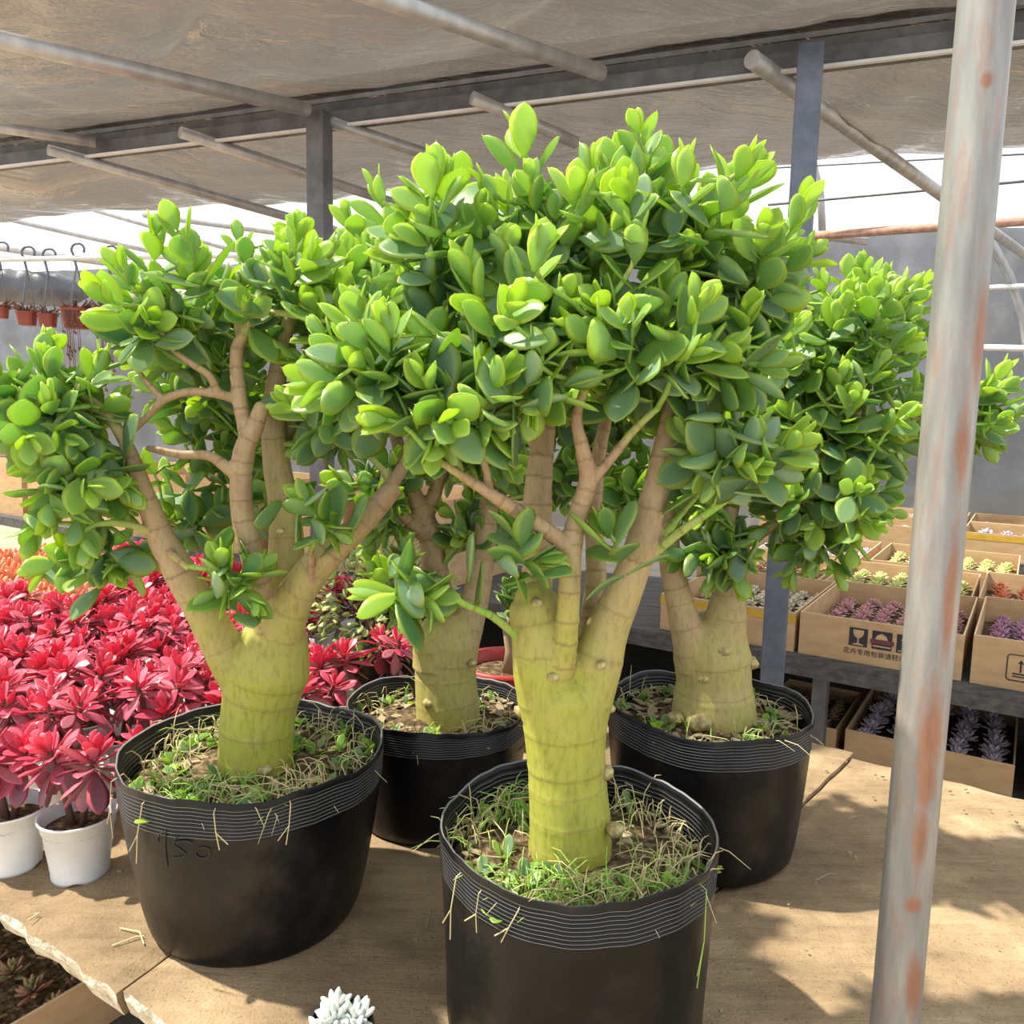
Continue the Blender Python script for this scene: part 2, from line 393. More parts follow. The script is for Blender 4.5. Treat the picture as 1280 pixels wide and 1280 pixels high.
def wfn(s_, t_, P):
    k = 0.10 * mnoise.noise(V3((P.x * 2.2, P.z * 0.5, 1))) + 0.05 * mnoise.noise(V3((P.x * 6, P.z * 1.2, 4))) + 0.10 * mnoise.noise(V3((P.x * 0.8, P.z * 2.4, 9)))
    return nrm * k
tag(sheet('wall_back', wl + V3((0, 0, -0.72)), wr + V3((0, 0, -0.72)), wl + V3((0, 0, 2.85)), wr + V3((0, 0, 2.85)), 260, 50, wfn, M_WALLFILM),
    'wrinkled grey plastic film wall behind the far benches', None, kind='structure')

ZF = 2.72
def fpt(x, y, z=ZF): return onz(x, y, z)
beamL, beamR = onz(-120, 212, 2.408), onz(1420, 15, 2.408)
bdir = (beamR - beamL).normalized()
bperp = V3((-bdir.y, bdir.x, 0)).normalized()
farL, farR = onz(-70, 278, 2.426), onz(1500, 163, 2.426)
def far_fn(s_, t_, P):
    sag = -0.16 * math.sin(PI * t_) ** 0.8 * (0.6 + 0.4 * abs(math.sin(s_ * PI * 4)))
    k = 0.05 * mnoise.noise(V3((P.x * 1.4, P.y * 1.4, 0))) + 0.025 * mnoise.noise(V3((P.x * 5, P.y * 2, 3)))
    return V3((0, 0, sag + k * min(1, t_ * 5)))
tag(sheet('ceiling', beamL + V3((0, 0, 0.06)), beamR + V3((0, 0, 0.06)), farL, farR, 120, 50, far_fn, M_FILM),
    'sagging grey plastic film ceiling beyond the roof beam', None, kind='structure')
nearL, nearR = onz(-90, -75, 2.50), onz(1600, -110, 2.50)      # the sheet ends just in front of the trees
def near_fn(s_, t_, P):
    # the sheet hangs in bellies between the pipes
    sag = -0.21 * t_ ** 1.2 * (abs(math.sin(PI * (s_ * 3.3 + 0.12))) ** 0.7) * math.sin(PI * min(1, t_ * 1.15)) ** 0.6
    k = 0.06 * mnoise.noise(V3((P.x * 1.3, P.y * 1.3, 7))) + 0.02 * mnoise.noise(V3((P.x * 7, P.y * 3, 2)))
    return V3((0, 0, sag + k * min(1, t_ * 5)))
tag(sheet('ceiling', beamL + V3((0, 0, 0.08)), beamR + V3((0, 0, 0.08)), nearL, nearR, 120, 60, near_fn, M_FILM),
    'bellied grey plastic film ceiling over the potted trees', None, kind='structure')

# ------------------------------------------------------------------ roof frame
t = thing('roof_beam', 'long dark steel roof beam with upper and lower rails under the film', 'beam', beamL)
rot = Matrix.Rotation(math.atan2(bdir.y, bdir.x), 3, 'Z')
Lb = (beamR - beamL).length
mid = bdir * (Lb / 2)
b = MB(); b.box(mid + V3((0, 0, -0.03)), (Lb, 0.06, 0.07), rot); b.build('lower_rail', M_DARKSTEEL, t)
b = MB(); b.box(mid + V3((0, 0, 0.12)) + bperp * -0.03, (Lb, 0.05, 0.05), rot); b.build('upper_rail', M_DARKSTEEL, t)
b = MB(); b.box(mid + V3((0, 0, 0.045)) + bperp * 0.012, (Lb, 0.012, 0.11), rot); b.build('web_plate', M_DARKSTEEL, t)
b = MB(); b.box(mid + V3((0, 0, -0.07)) + bperp * -0.04, (Lb, 0.02, 0.012), rot); b.build('film_clip_strip', M_WHITEPIPE, t)

def bar(name, P, Q, r, m_, label, cat, group=None, n=12, pts=None):
    P, Q = V3(P), V3(Q)
    q = MB(); q.tube([p - P for p in (pts or [P, Q])], r, n)
    o = q.build(name, m_, smooth=False); o.location = P
    me = o.data
    me.polygons.foreach_set('use_smooth', [len(p.vertices) == 4 for p in me.polygons])
    return tag(o, label, cat, group)
bar('roof_pipe', onz(-60, 36, 2.27), onz(385, 137, 2.35), 0.032, M_STEEL, 'grey roof pipe meeting the beam at the slim steel post', 'pipe')
bar('roof_pipe', onz(430, -18, 2.27), onz(752, 91, 2.35), 0.030, M_STEEL, 'grey roof pipe ending at the beam between the two posts', 'pipe')
bar('roof_pipe', onz(940, 74, 2.338), onz(1345, 364, 2.250), 0.034, M_STEEL, 'pale steel pipe running down beyond the blue-grey post', 'pipe')
bar('roof_pipe', onz(60, 187, 2.338), onz(420, 288, 2.214), 0.028, M_STEEL, 'thin grey pipe under the far film beside the slim steel post', 'pipe')
bar('roof_pipe', onz(225, 165, 2.346), onz(500, 256, 2.232), 0.028, M_STEEL, 'thin pipe crossing behind the slim steel post', 'pipe')
bar('roof_pipe', onz(405, 150, 2.346), onz(570, 205, 2.250), 0.028, M_STEEL, 'short pipe starting at the slim steel post', 'pipe')
bar('roof_pipe', onz(590, 122, 2.346), onz(720, 178, 2.250), 0.028, M_STEEL, 'thin pipe behind the tallest tree crown', 'pipe')
bar('roof_pipe', onz(-60, 150, 2.408), onz(120, 178, 2.390), 0.028, M_STEEL, 'stub of pipe at the end of the roof beam', 'pipe')
Pp = onz(399, 140, 2.373)
b = MB(); b.box((0, 0, (2.373 + 0.72) / 2 - 0.0), (0.09, 0.09, 2.373 + 0.72)); o = b.build('steel_post', M_DARKSTEEL, bevel=0.006); o.location = (Pp.x, Pp.y, -0.72); o.rotation_euler = (0, 0, GA)
tag(o, 'slim dark grey square steel post behind the sparse-branched tree', 'post')
Pp = onz(1014, 58, 2.373)
b = MB(); b.box((0, 0, (2.373 + 0.72) / 2), (0.092, 0.092, 2.373 + 0.72)); o = b.build('steel_post', M_BLUESTEEL, bevel=0.006); o.location = (Pp.x, Pp.y, -0.72); o.rotation_euler = (0, 0, GA)
tag(o, 'blue-grey square steel post rising behind the tallest tree', 'post')

# far roof ribs, rails and wires under the white sky
bar('curved_rib', at(1015, 200, 8.2), at(1027, 290, 8.2), 0.035, M_STEEL, 'curved grey hoop pipe beside the blue-grey post', 'pipe', pts=[at(1008, 170, 8.2), at(1017, 205, 8.2), at(1026, 245, 8.2), at(1028, 292, 8.2)])
bar('curved_rib', at(1236, 292, 7.0), at(1300, 420, 7.0), 0.036, M_STEEL, 'curved grey hoop pipe against the wall beyond the rusty pole', 'pipe', pts=[at(1215, 280, 7.0), at(1240, 305, 7.0), at(1262, 345, 7.0), at(1278, 395, 7.0), at(1288, 460, 7.0), at(1292, 560, 7.0), at(1293, 640, 7.0)])
bar('rail_pipe', at(1000, 296, 7.6), at(1820, 239, 6.0), 0.038, M_RUSTPIPE, 'reddish rusty pipe along the top of the film wall', 'pipe')
bar('rail_pipe', at(985, 290, 7.9), at(1085, 302, 7.5), 0.035, M_STEEL, 'short grey pipe behind the rusty top pipe', 'pipe')
bar('rail_pipe', at(1120, 364, 7.3), at(1820, 337, 5.8), 0.022, M_WHITEPIPE, 'thin white rail across the film wall', 'pipe')
bar('rail_pipe', at(1120, 432, 7.3), at(1820, 449, 5.8), 0.03, M_WHITEPIPE, 'lower white rail across the film wall', 'pipe')
bar('wire', at(930, 212, 7.8), at(1820, 163, 6.4), 0.008, M_DARKSTEEL, 'upper dark wire across the white sky', 'wire', n=6)
bar('wire', at(960, 256, 7.6), at(1820, 177, 6.2), 0.012, M_DARKSTEEL, 'lower dark wire across the white sky', 'wire', n=6)
bar('far_roof_pipe', at(-40, 262, 9.5), at(420, 365, 8.9), 0.035, M_STEEL, 'slanting far roof pipe above the hanging pots', 'pipe')
bar('far_roof_pipe', at(105, 258, 9.0), at(480, 367, 8.6), 0.03, M_STEEL, 'slanting far roof pipe over the sparse-branched tree', 'pipe')
bar('far_roof_pipe', at(180, 268, 9.0), at(640, 329, 8.4), 0.035, M_STEEL, 'far roof pipe passing behind the slim steel post', 'pipe')
bar('far_roof_pipe', at(290, 254, 9.0), at(660, 344, 8.3), 0.03, M_STEEL, 'thin far roof pipe beside the slim steel post', 'pipe')
bar('wall_rail', at(-40, 325, 7.0), at(900, 309, 7.0), 0.022, M_WHITEPIPE, 'white rail that carries the hanging pots', 'rail')
bar('wall_rail', at(95, 368, 10.0), at(430, 364, 9.4), 0.045, M_WHITEPIPE, 'white rail low on the film wall behind the hanging pots', 'rail')
bar('wall_rail', at(-30, 305, 10.5), at(470, 374, 9.3), 0.05, M_STEEL, 'grey sloping pipe behind the hanging pots', 'rail')
# rolled film
t = tag(sheet('rolled_film', V3((0, 0, 0)), V3((1, 0, 0)), V3((0, 0, 1)), V3((1, 0, 1)), 1, 1, lambda s_, t_, P: V3((0, 0, 0)), M_WALLFILM), 'fat roll of grey film tied along the wall top', 'film roll')
b = MB()
A, B = at(-60, 352, 9.2), at(112, 366, 9.6)
pts = [A.lerp(B, i / 24) for i in range(25)]
b.tube(pts, [0.19 * (1 - 0.75 * max(0, (i / 24 - 0.72) / 0.28) ** 2) * (1 + 0.05 * math.sin(i * 2.1)) for i in range(25)], 20)
t.data = b.mesh('rolled_film', M_WALLFILM, True)
bar('wall_post', at(61, 400, 10.3), at(66, 668, 10.3), 0.03, M_WHITEPIPE, 'thin white upright against the grey film wall', 'post')

# hanging pots
def hanging_pot(px, py, wpx, label, two=False):
    Y = 7.0
    P = at(px, py, Y); s = wpx * 7.2 / 1000
    t = thing('hanging_pot', label, 'hanging pot', P - V3((0, 0, 0.16)), 0.2, 'red-brown pots hung from the white rail')
    q = MB(); h = s * 0.8
    def wob(a, r, z, j):
        c_, s_ = math.cos(a), math.sin(a); k = (abs(c_) ** 4 + abs(s_) ** 4) ** -0.25
        return r * k, z
    q.lathe([(0.001, 0), (s * 0.42, 0), (s * 0.5, h * 0.85), (s * 0.54, h * 0.86), (s * 0.54, h), (s * 0.49, h), (s * 0.46, h * 0.9), (0.001, h * 0.88)], 24, wob)
    q.build('pot', M_TERRA, t)
    top = V3((0.02, 0, 0.36 + h))
    for k in range(3):
        an = k * 2.1 + 0.4
        q = MB(); q.tube([V3((math.cos(an) * s * .46, math.sin(an) * s * .46, h)), top], 0.006, 5); q.build('hanger_wire', M_DARKSTEEL, t)
    q = MB(); q.tube(*(lambda P_: (P_, .010, 7))(spline([top + V3((0, 0, -0.02)), top + V3((-0.02, 0, 0.08)), top + V3((-0.035, 0, 0.13)), top + V3((-0.01, 0, 0.175)), top + V3((0.04, 0, 0.18)), top + V3((0.065, 0, 0.15)), top + V3((0.06, 0, 0.11))], [1] * 7, .014)[0]))
    q.build('hook', M_BLUESTEEL, t, smooth=True)
    q = MB()
    for k in range(26):
        an, rr = random.uniform(0, 6.28), random.uniform(0.1, 0.5) * s
        p = V3((math.cos(an) * rr, math.sin(an) * rr, h + 0.01))
        e = p + V3((math.cos(an) * 0.06, math.sin(an) * 0.06, random.uniform(-0.02, 0.07)))
        q.tube([p, e], [0.012, 0.004], 5)
    if two:
        for k in range(16):
            x_ = random.uniform(-.4, .4) * s; z0 = random.uniform(-.5, 0.1)
            q.tube([V3((x_ * .8, -s * .50, h)), V3((x_, -s * .56, h * .5)), V3((x_ + .01, -s * .54, z0 - .01))], 0.0028, 4)
            q.tube([V3((x_, -s * .54, z0)), V3((x_ + .012, -s * .54, z0 - .014)), V3((x_ + .02, -s * .54, z0 - .03))], [.004, .012, .004], 5)
    tag(q.build('trailing_plant', M_RUBBLE, t), kind='stuff')
    return t
LHP = 'red-brown square pot hanging on a hook from the white rail'
hanging_pot(33, 383, 20, LHP); hanging_pot(59, 385, 19, LHP); hanging_pot(95, 387, 29, LHP, True); hanging_pot(136, 390, 29, LHP, True); hanging_pot(0, 374, 16, LHP)

# ------------------------------------------------------------------ the stone bench
t = thing('potting_bench', 'broad bench of sandy concrete slabs under the potted trees', 'bench', uv(-1.2, 1.6, -0.72))
base = V3(t.location)
V0, V1 = 0.69, 2.52
edges_u = [-4.60, -3.76, -2.92, -2.08, -1.243, -0.385, 0.44, 1.28]
for i in range(len(edges_u) - 1):
    skew = [0, 0, 0, -.05, -.13, .12, 0, 0]
    nu, nv, th = 26, 54, 0.058
    offv = [0.0, 0.02, -0.01, 0.01, 0.018, -0.012, 0.02][i]; zoff = [0, 0.004, -0.004, 0.003, 0.004, -0.005, 0.002][i]
    vs_, fs_, mi = [], [], []
    def nz(x, y, k): return mnoise.noise(V3((x * k, y * k, i * 3.7)))
    def P_(ii, jj, top):
        v = V0 + offv + (V1 - V0) * jj / nv
        ua, ub = [edges_u[i + e] + skew[i + e] * (v - (V1 if skew[i + e] > 0 else V0)) for e in (0, 1)]
        ua += .003; ub -= .003; u = ua + (ub - ua) * ii / nu
        u_ = u + (0.003 * nz(v, 0, 22) if ii in (0, nu) else 0)
        v_ = v + ((0.012 * nz(u, 1, 16) + 0.006 * nz(u, 2, 50)) if jj in (0, nv) else 0)
        z = -th if not top else 0.0025 * nz(u, v, 9) - (0.008 if (ii in (0, nu) or jj in (0, nv)) else 0)
        if not top and (jj in (0, nv)): v_ += (0.014 + 0.012 * nz(u, 5, 30)) * (1 if jj == 0 else -1); 
        return uv(u_, v_, z + zoff - 0.001) - base
    for jj in range(nv + 1):
        for ii in range(nu + 1): vs_.append(P_(ii, jj, True))
    nt_ = len(vs_)
    for jj in range(nv):
        for ii in range(nu):
            a = jj * (nu + 1) + ii; fs_.append((a, a + 1, a + nu + 2, a + nu + 1)); mi.append(0)
    ring = [(ii, 0) for ii in range(nu)] + [(nu, jj) for jj in range(nv)] + [(ii, nv) for ii in range(nu, 0, -1)] + [(0, jj) for jj in range(nv, 0, -1)]
    nr = len(ring)
    for (ii, jj) in ring:
        p0, p1 = P_(ii, jj, True), P_(ii, jj, False)
        pm = p0.lerp(p1, 0.35); out_ = (VX * ((-1) if jj == 0 else (1 if jj == nv else 0)) + UX * 0)
        vs_.append(pm + out_ * (0.006 + 0.008 * mnoise.noise(p0 * 40)))
    for (ii, jj) in ring: vs_.append(P_(ii, jj, False))
    for k in range(nr):
        k2 = (k + 1) % nr
        a, b2 = ring[k][1] * (nu + 1) + ring[k][0], ring[k2][1] * (nu + 1) + ring[k2][0]
        em = 1 if ring[k][1] == ring[k2][1] else 0
        fs_.append((b2, a, nt_ + k, nt_ + k2)); mi.append(em)
        fs_.append((nt_ + k2, nt_ + k, nt_ + nr + k, nt_ + nr + k2)); mi.append(em)
    fs_.append(tuple(nt_ + nr + k for k in range(nr - 1, -1, -1))); mi.append(1)
    q = MB(); q.add(vs_, fs_); q.mi = mi
    q.build('slab', [M_SLAB, M_SLABEDGE], t)
for v_ in (0.95, 2.25):
    q = MB(); q.box(uv(-1.66, v_, -0.10) - base, (5.8, 0.06, 0.07), Matrix.Rotation(UA, 3, 'Z')); q.build('support_rail', M_DARKSTEEL, t)
for u_ in (-3.9, -2.95, -0.6, 0.9):
    for v_ in (0.95, 2.25):
        q = MB(); q.box(uv(u_, v_, -0.4275) - base, (0.07, 0.07, 0.585), Matrix.Rotation(UA, 3, 'Z')); q.build('leg', M_DARKSTEEL, t)

# ------------------------------------------------------------------ the near pole
def pole_material():
    q, nt, out = mat('worn_grey_pole'); L = nt.links.new
    tc = nd(nt, 'ShaderNodeTexCoord')
    mp = nd(nt, 'ShaderNodeMapping'); mp.inputs['Scale'].default_value = (8, 8, 1.2); L(tc.outputs['Object'], mp.inputs[0])
    n1 = nd(nt, 'ShaderNodeTexNoise', Scale=6.0, Detail=6); L(mp.outputs[0], n1.inputs['Vector'])
    r1 = ramp(nt, [(0.3, (0.19, 0.195, 0.20)), (0.55, (0.27, 0.275, 0.27)), (0.75, (0.36, 0.35, 0.33))], n1.outputs[0])
    acc = None
    # rust patches at set heights on the pole: (z, half height, angle side x, half width)
    for (z0, hz, x0, hx) in RUST:
        sub = nd(nt, 'ShaderNodeVectorMath', operation='SUBTRACT'); sub.inputs[1].default_value = (x0, -0.028, z0); L(tc.outputs['Object'], sub.inputs[0])
        mul = nd(nt, 'ShaderNodeVectorMath', operation='MULTIPLY'); mul.inputs[1].default_value = (1 / hx, 1 / 0.04, 1 / hz); L(sub.outputs[0], mul.inputs[0])
        ln = nd(nt, 'ShaderNodeVectorMath', operation='LENGTH'); L(mul.outputs[0], ln.inputs[0])
        inv = nd(nt, 'ShaderNodeMath', operation='SUBTRACT'); inv.inputs[0].default_value = 1.25; L(ln.outputs['Value'], inv.inputs[1]); inv.use_clamp = True
        if acc is None: acc = inv
        else:
            mxx = nd(nt, 'ShaderNodeMath', operation='MAXIMUM'); L(acc.outputs[0], mxx.inputs[0]); L(inv.outputs[0], mxx.inputs[1]); acc = mxx
    n2 = nd(nt, 'ShaderNodeTexNoise', Scale=9.0, Detail=8, Roughness=0.75); L(mp.outputs[0], n2.inputs['Vector'])
    ad = nd(nt, 'ShaderNodeMath', operation='ADD'); L(acc.outputs[0], ad.inputs[0])
    ns = nd(nt, 'ShaderNodeMapRange'); ns.inputs[1].default_value = 0.25; ns.inputs[2].default_value = 0.75; ns.inputs[3].default_value = -0.6; ns.inputs[4].default_value = 0.6; L(n2.outputs[0], ns.inputs[0]); L(ns.outputs[0], ad.inputs[1])
    mk = ramp(nt, [(0.0, (0, 0, 0)), (0.75, (0.9, 0.9, 0.9))], ad.outputs[0])
    rc = ramp(nt, [(0.3, (0.20, 0.085, 0.045)), (0.7, (0.36, 0.17, 0.10))], n2.outputs[0])
    mx = nd(nt, 'ShaderNodeMix', data_type='RGBA'); L(mk.outputs[0], mx.inputs[0]); L(r1.outputs[0], mx.inputs[6]); L(rc.outputs[0], mx.inputs[7])
    b_ = nd(nt, 'ShaderNodeBsdfPrincipled', Roughness=0.45, Metallic=0.25); L(mx.outputs[2], b_.inputs['Base Color'])
    bp = nd(nt, 'ShaderNodeBump', Strength=0.15, Distance=0.002); L(n2.outputs[0], bp.inputs['Height']); L(bp.outputs[0], b_.inputs['Normal'])
    L(b_.outputs[0], out.inputs[0])
    return q
POLE_Y = 1.0
pb, pt = at(1118, 1280, POLE_Y), at(1233, 0, POLE_Y)
pdir = (pt - pb) / (pt.z - pb.z)
p0 = pb + pdir * (0.0 - pb.z); p1 = pb + pdir * (2.75 - pb.z)
def pole_z(y): 
    # height on the pole of a row of the photograph
    k = (y - 1280) / -1280
    return pb.lerp(pt, k).z
RUST = [(at(1175, 420, POLE_Y).z, 0.062, 0.018, 0.012), (at(1175, 560, POLE_Y).z, 0.05, 0.006, 0.012), (at(1150, 910, POLE_Y).z, 0.075, -0.002, 0.016), (at(1150, 960, POLE_Y).z, 0.05, 0.0, 0.012),
        (at(1150, 1035, POLE_Y).z, 0.05, -0.002, 0.01), (at(1120, 1115, POLE_Y).z, 0.012, -0.004, 0.011), (at(1115, 1215, POLE_Y).z, 0.05, 0.006, 0.014), (at(1220, 113, POLE_Y).z, 0.010, -0.002, 0.007), (at(1200, 740, POLE_Y).z, 0.09, 0.008, 0.009)]
b = MB()
n_ = 24
b.tube([(p0 - p0) + (p1 - p0) * (i / 20) for i in range(21)], 0.0305, 32)
o = b.build('support_pole', None, smooth=True); o.location = p0
o.data.materials.clear(); o.data.materials.append(pole_material())
tag(o, 'round grey steel pole with rust patches standing on the bench', 'pole')

# ------------------------------------------------------------------ leaves
def leaf_mesh(name, L_, W_, T_, cup, bend, age, rnd, m_, pw=1.35, tip=0.0, rows=(0, .06, .17, .32, .5, .67, .82, .93, 1.0), seg=(-1, -.55, 0, .55, 1)):
    vs_, cols = [], []
    for t_ in rows:
        t0 = .5 ** (1 / pw)
        wv = math.sin(PI / 2 * t_ / t0) ** .95 if t_ < t0 else math.cos(PI / 2 * (t_ - t0) / (1 - t0) * .999) ** .66
        wv = max(0.11 if t_ < .5 else 0.02, wv) * W_ / 2
        x = L_ * t_; zb = bend * L_ * (t_ ** 2)
        th = T_ * (0.35 + 0.65 * math.sin(PI * min(.98, t_ * 0.9 + .08)) ** .5) * (1 if t_ < .99 else .2)
        ring = [(s_, 1) for s_ in seg] + [(s_, -1) for s_ in seg[-2:0:-1]]
        for s_, side in ring:
            z = zb + cup * abs(s_) ** 2 * wv + side * th * 0.5 * (1 - s_ * s_) ** 0.5
            vs_.append((x + (tip * L_ if t_ == 1 and s_ == 0 else 0), s_ * wv, z))
            e = max(abs(s_) ** 4, 0 if t_ < .9 else (t_ - .9) * 8)
            cols.append((min(1, max(0, age + (0.18 if side < 0 else 0))), min(1, e), rnd, 1))
    n = 2 * len(seg) - 2
    fs_ = []
    for j in range(len(rows) - 1):
        for k in range(n):
            k2 = (k + 1) % n
            fs_.append((j * n + k, (j + 1) * n + k, (j + 1) * n + k2, j * n + k2))
    fs_.append(tuple(range(n))); fs_.append(tuple((len(rows) - 1) * n + k for k in range(n - 1, -1, -1)))
    q = MB(); q.add(vs_, fs_); q.col = cols
    me = q.mesh(name, m_, True)
    co = np.array(vs_, dtype=np.float64)
    return dict(me=me, co=co, f=fs_, col=np.array(cols, dtype=np.float32), L=L_, W=W_)
def leafset(name, ages, shapes, m_, **kw):
    out = []
    for a in ages:
        row = []
        for (W_, T_, cup, bend) in shapes:
            row.append(leaf_mesh(name, 1.0, W_, T_, cup, bend, a + random.uniform(-.06, .06), random.random(), m_, **kw))
        out.append(row)
    return out
JSH = [(.58, .075, .24, .05), (.63, .07, .16, -.06), (.53, .08, .32, .10), (.66, .065, .10, -.14), (.60, .07, .36, .18)]
JADE = leafset('leaf', [0.02, 0.22, 0.45, 0.68, 0.9], JSH, M_JADE, tip=.045)

def frame_from(d, n):
    d = d.normalized(); n = (n - d * n.dot(d)); n = n.normalized() if n.length > 1e-5 else d.orthogonal().normalized()
    y = n.cross(d)
    return Matrix((d, y, n)).transposed()

class Leaf:
    __slots__ = ('P', 'R', 's', 'v', 'tree')
    def __init__(s, P, R, sc, v, tree): s.P, s.R, s.s, s.v, s.tree = P, R, sc, v, tree

ALL_LEAVES = []
def rosette(tree, tip, axis, L_, pairs, young, spread=1.0, stem=0.07, lib=JADE):
    """opposite pairs of leaves up the end of a shoot, each pair turned a quarter"""
    axis = axis.normalized(); a = axis.orthogonal().normalized(); bb = axis.cross(a)
    ph = random.uniform(0, PI)
    for k in range(pairs):
        f = k / max(1, pairs - 1)
        th0 = math.radians((78 * (1 - f) ** 1.2 + 12) * spread)
        Lk = L_ * (1.08 - 0.50 * f ** 1.5) * random.uniform(0.84, 1.14)
        age = (1 - f) * 0.85 + (1 - young) * 0.35
        for sgn in (0, PI):
            if k == 0 and random.random() < 0.25: continue
            th = th0 + random.uniform(-.2, .2)
            an = ph + k * PI / 2 + sgn + random.uniform(-.28, .28)
            rad = a * math.cos(an) + bb * math.sin(an)
            d = axis * math.cos(th) + rad * math.sin(th)
            n = axis * math.sin(th) - rad * math.cos(th)
            n = Matrix.Rotation(random.uniform(-.4, .4), 3, d) @ n
            ai = min(4, max(0, int(age * 4.2 + random.uniform(-.7, .7))))
            v = random.choice(lib[ai])
            P = tip + axis * (-stem * (1 - f) ** 1.2 + 0.0) + rad * 0.003
            ALL_LEAVES.append(Leaf(P, frame_from(d, n), Lk, v, tree))

def ringed_tube(q, pts, rads, n=20, ring=0.035, amp=0.06, samp=0.005, seed=0):
    """tube with the swollen leaf-scar rings of an old stem"""
    P, R_ = spline(pts, rads, samp)
    rr = random.Random(seed)
    s_ = 0.0; nxt = ring * rr.uniform(.4, 1.2); last = 0
    out, flag = [], []
    for i in range(len(P)):
        if i: s_ += (P[i] - P[i - 1]).length
        k = 0
        if s_ > nxt: last = nxt; nxt += ring * rr.uniform(.6, 1.5)
        dn = min(abs(s_ - last) if last else 9, abs(nxt - s_))
        k = math.exp(-(dn / 0.0045) ** 2)
        out.append(R_[i] * (1 + amp * k)); flag.append(1.0 if dn < samp * .5 else 0.0)
    # domed end
    tg = (P[-1] - P[-2]).normalized(); r_ = out[-1]
    PP = P + [P[-1] + tg * r_ * .30, P[-1] + tg * r_ * .52, P[-1] + tg * r_ * .62]
    q.tube(PP, out + [r_ * .88, r_ * .6, r_ * .2], n)
    return P, R_, flag
def big_pot(t, base, D, h, seed, wobble=1.0, taper=.88):
    q = MB(); R0 = D / 2
    prof, mi = [], []
    Rb = R0 * taper
    def add(r, z, m_=0): prof.append((r, z)); mi.append(m_)
    add(0.001, 0.004); add(Rb * 0.96, 0.0); add(Rb, 0.012)
    zr = h * 0.79
    for k in range(1, 12):
        f = k / 12; add(Rb + (R0 - Rb) * (f ** 0.8) * .94, 0.012 + (zr - 0.012) * f)
    nrg = 9
    for k in range(nrg):
        z = zr + (h - 0.012 - zr) * k / nrg; dz = (h - 0.012 - zr) / nrg
        r = Rb + (R0 - Rb) * (.94 + .06 * k / nrg)
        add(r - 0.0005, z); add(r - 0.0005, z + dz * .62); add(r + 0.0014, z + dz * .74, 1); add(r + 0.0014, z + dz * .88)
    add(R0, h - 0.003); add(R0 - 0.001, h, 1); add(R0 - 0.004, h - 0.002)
    for k in range(nrg):
        z = h - 0.012 - (h * .21) * k / nrg; dz = h * .21 / nrg
        r = R0 - 0.006 - (R0 - Rb) * .3 * k / nrg
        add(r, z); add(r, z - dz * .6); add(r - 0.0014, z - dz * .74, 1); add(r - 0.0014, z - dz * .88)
    add(R0 * 0.9, h * 0.55)
    sd = seed * 5.1
    def wob(a, r, z, j):
        c_, s_ = math.cos(a), math.sin(a)
        f = z / h
        k = mnoise.noise(V3((c_ * 1.2, s_ * 1.2, z * 3 + sd))) * 0.030 + mnoise.noise(V3((c_ * 4, s_ * 4, z * 5 + sd))) * 0.009
        dz = 0
        if f > .6: dz = (f - .6) / .4 * (mnoise.noise(V3((c_ * 1.5, s_ * 1.5, sd + 9))) * 0.016 + mnoise.noise(V3((c_ * 6, s_ * 6, sd + 2))) * 0.004)
        if f > .93: k += mnoise.noise(V3((c_ * 9, s_ * 9, sd + 5))) * 0.006
        if f < .05: k *= 0.7
        return max(0.001, r * (1 + (k if r > .01 else 0) * wobble)), z + dz
    q.lathe(prof, 112, wob, mi)
    return q.build('pot', [M_BLACKPOT, M_RIDGE], t, smooth=True)

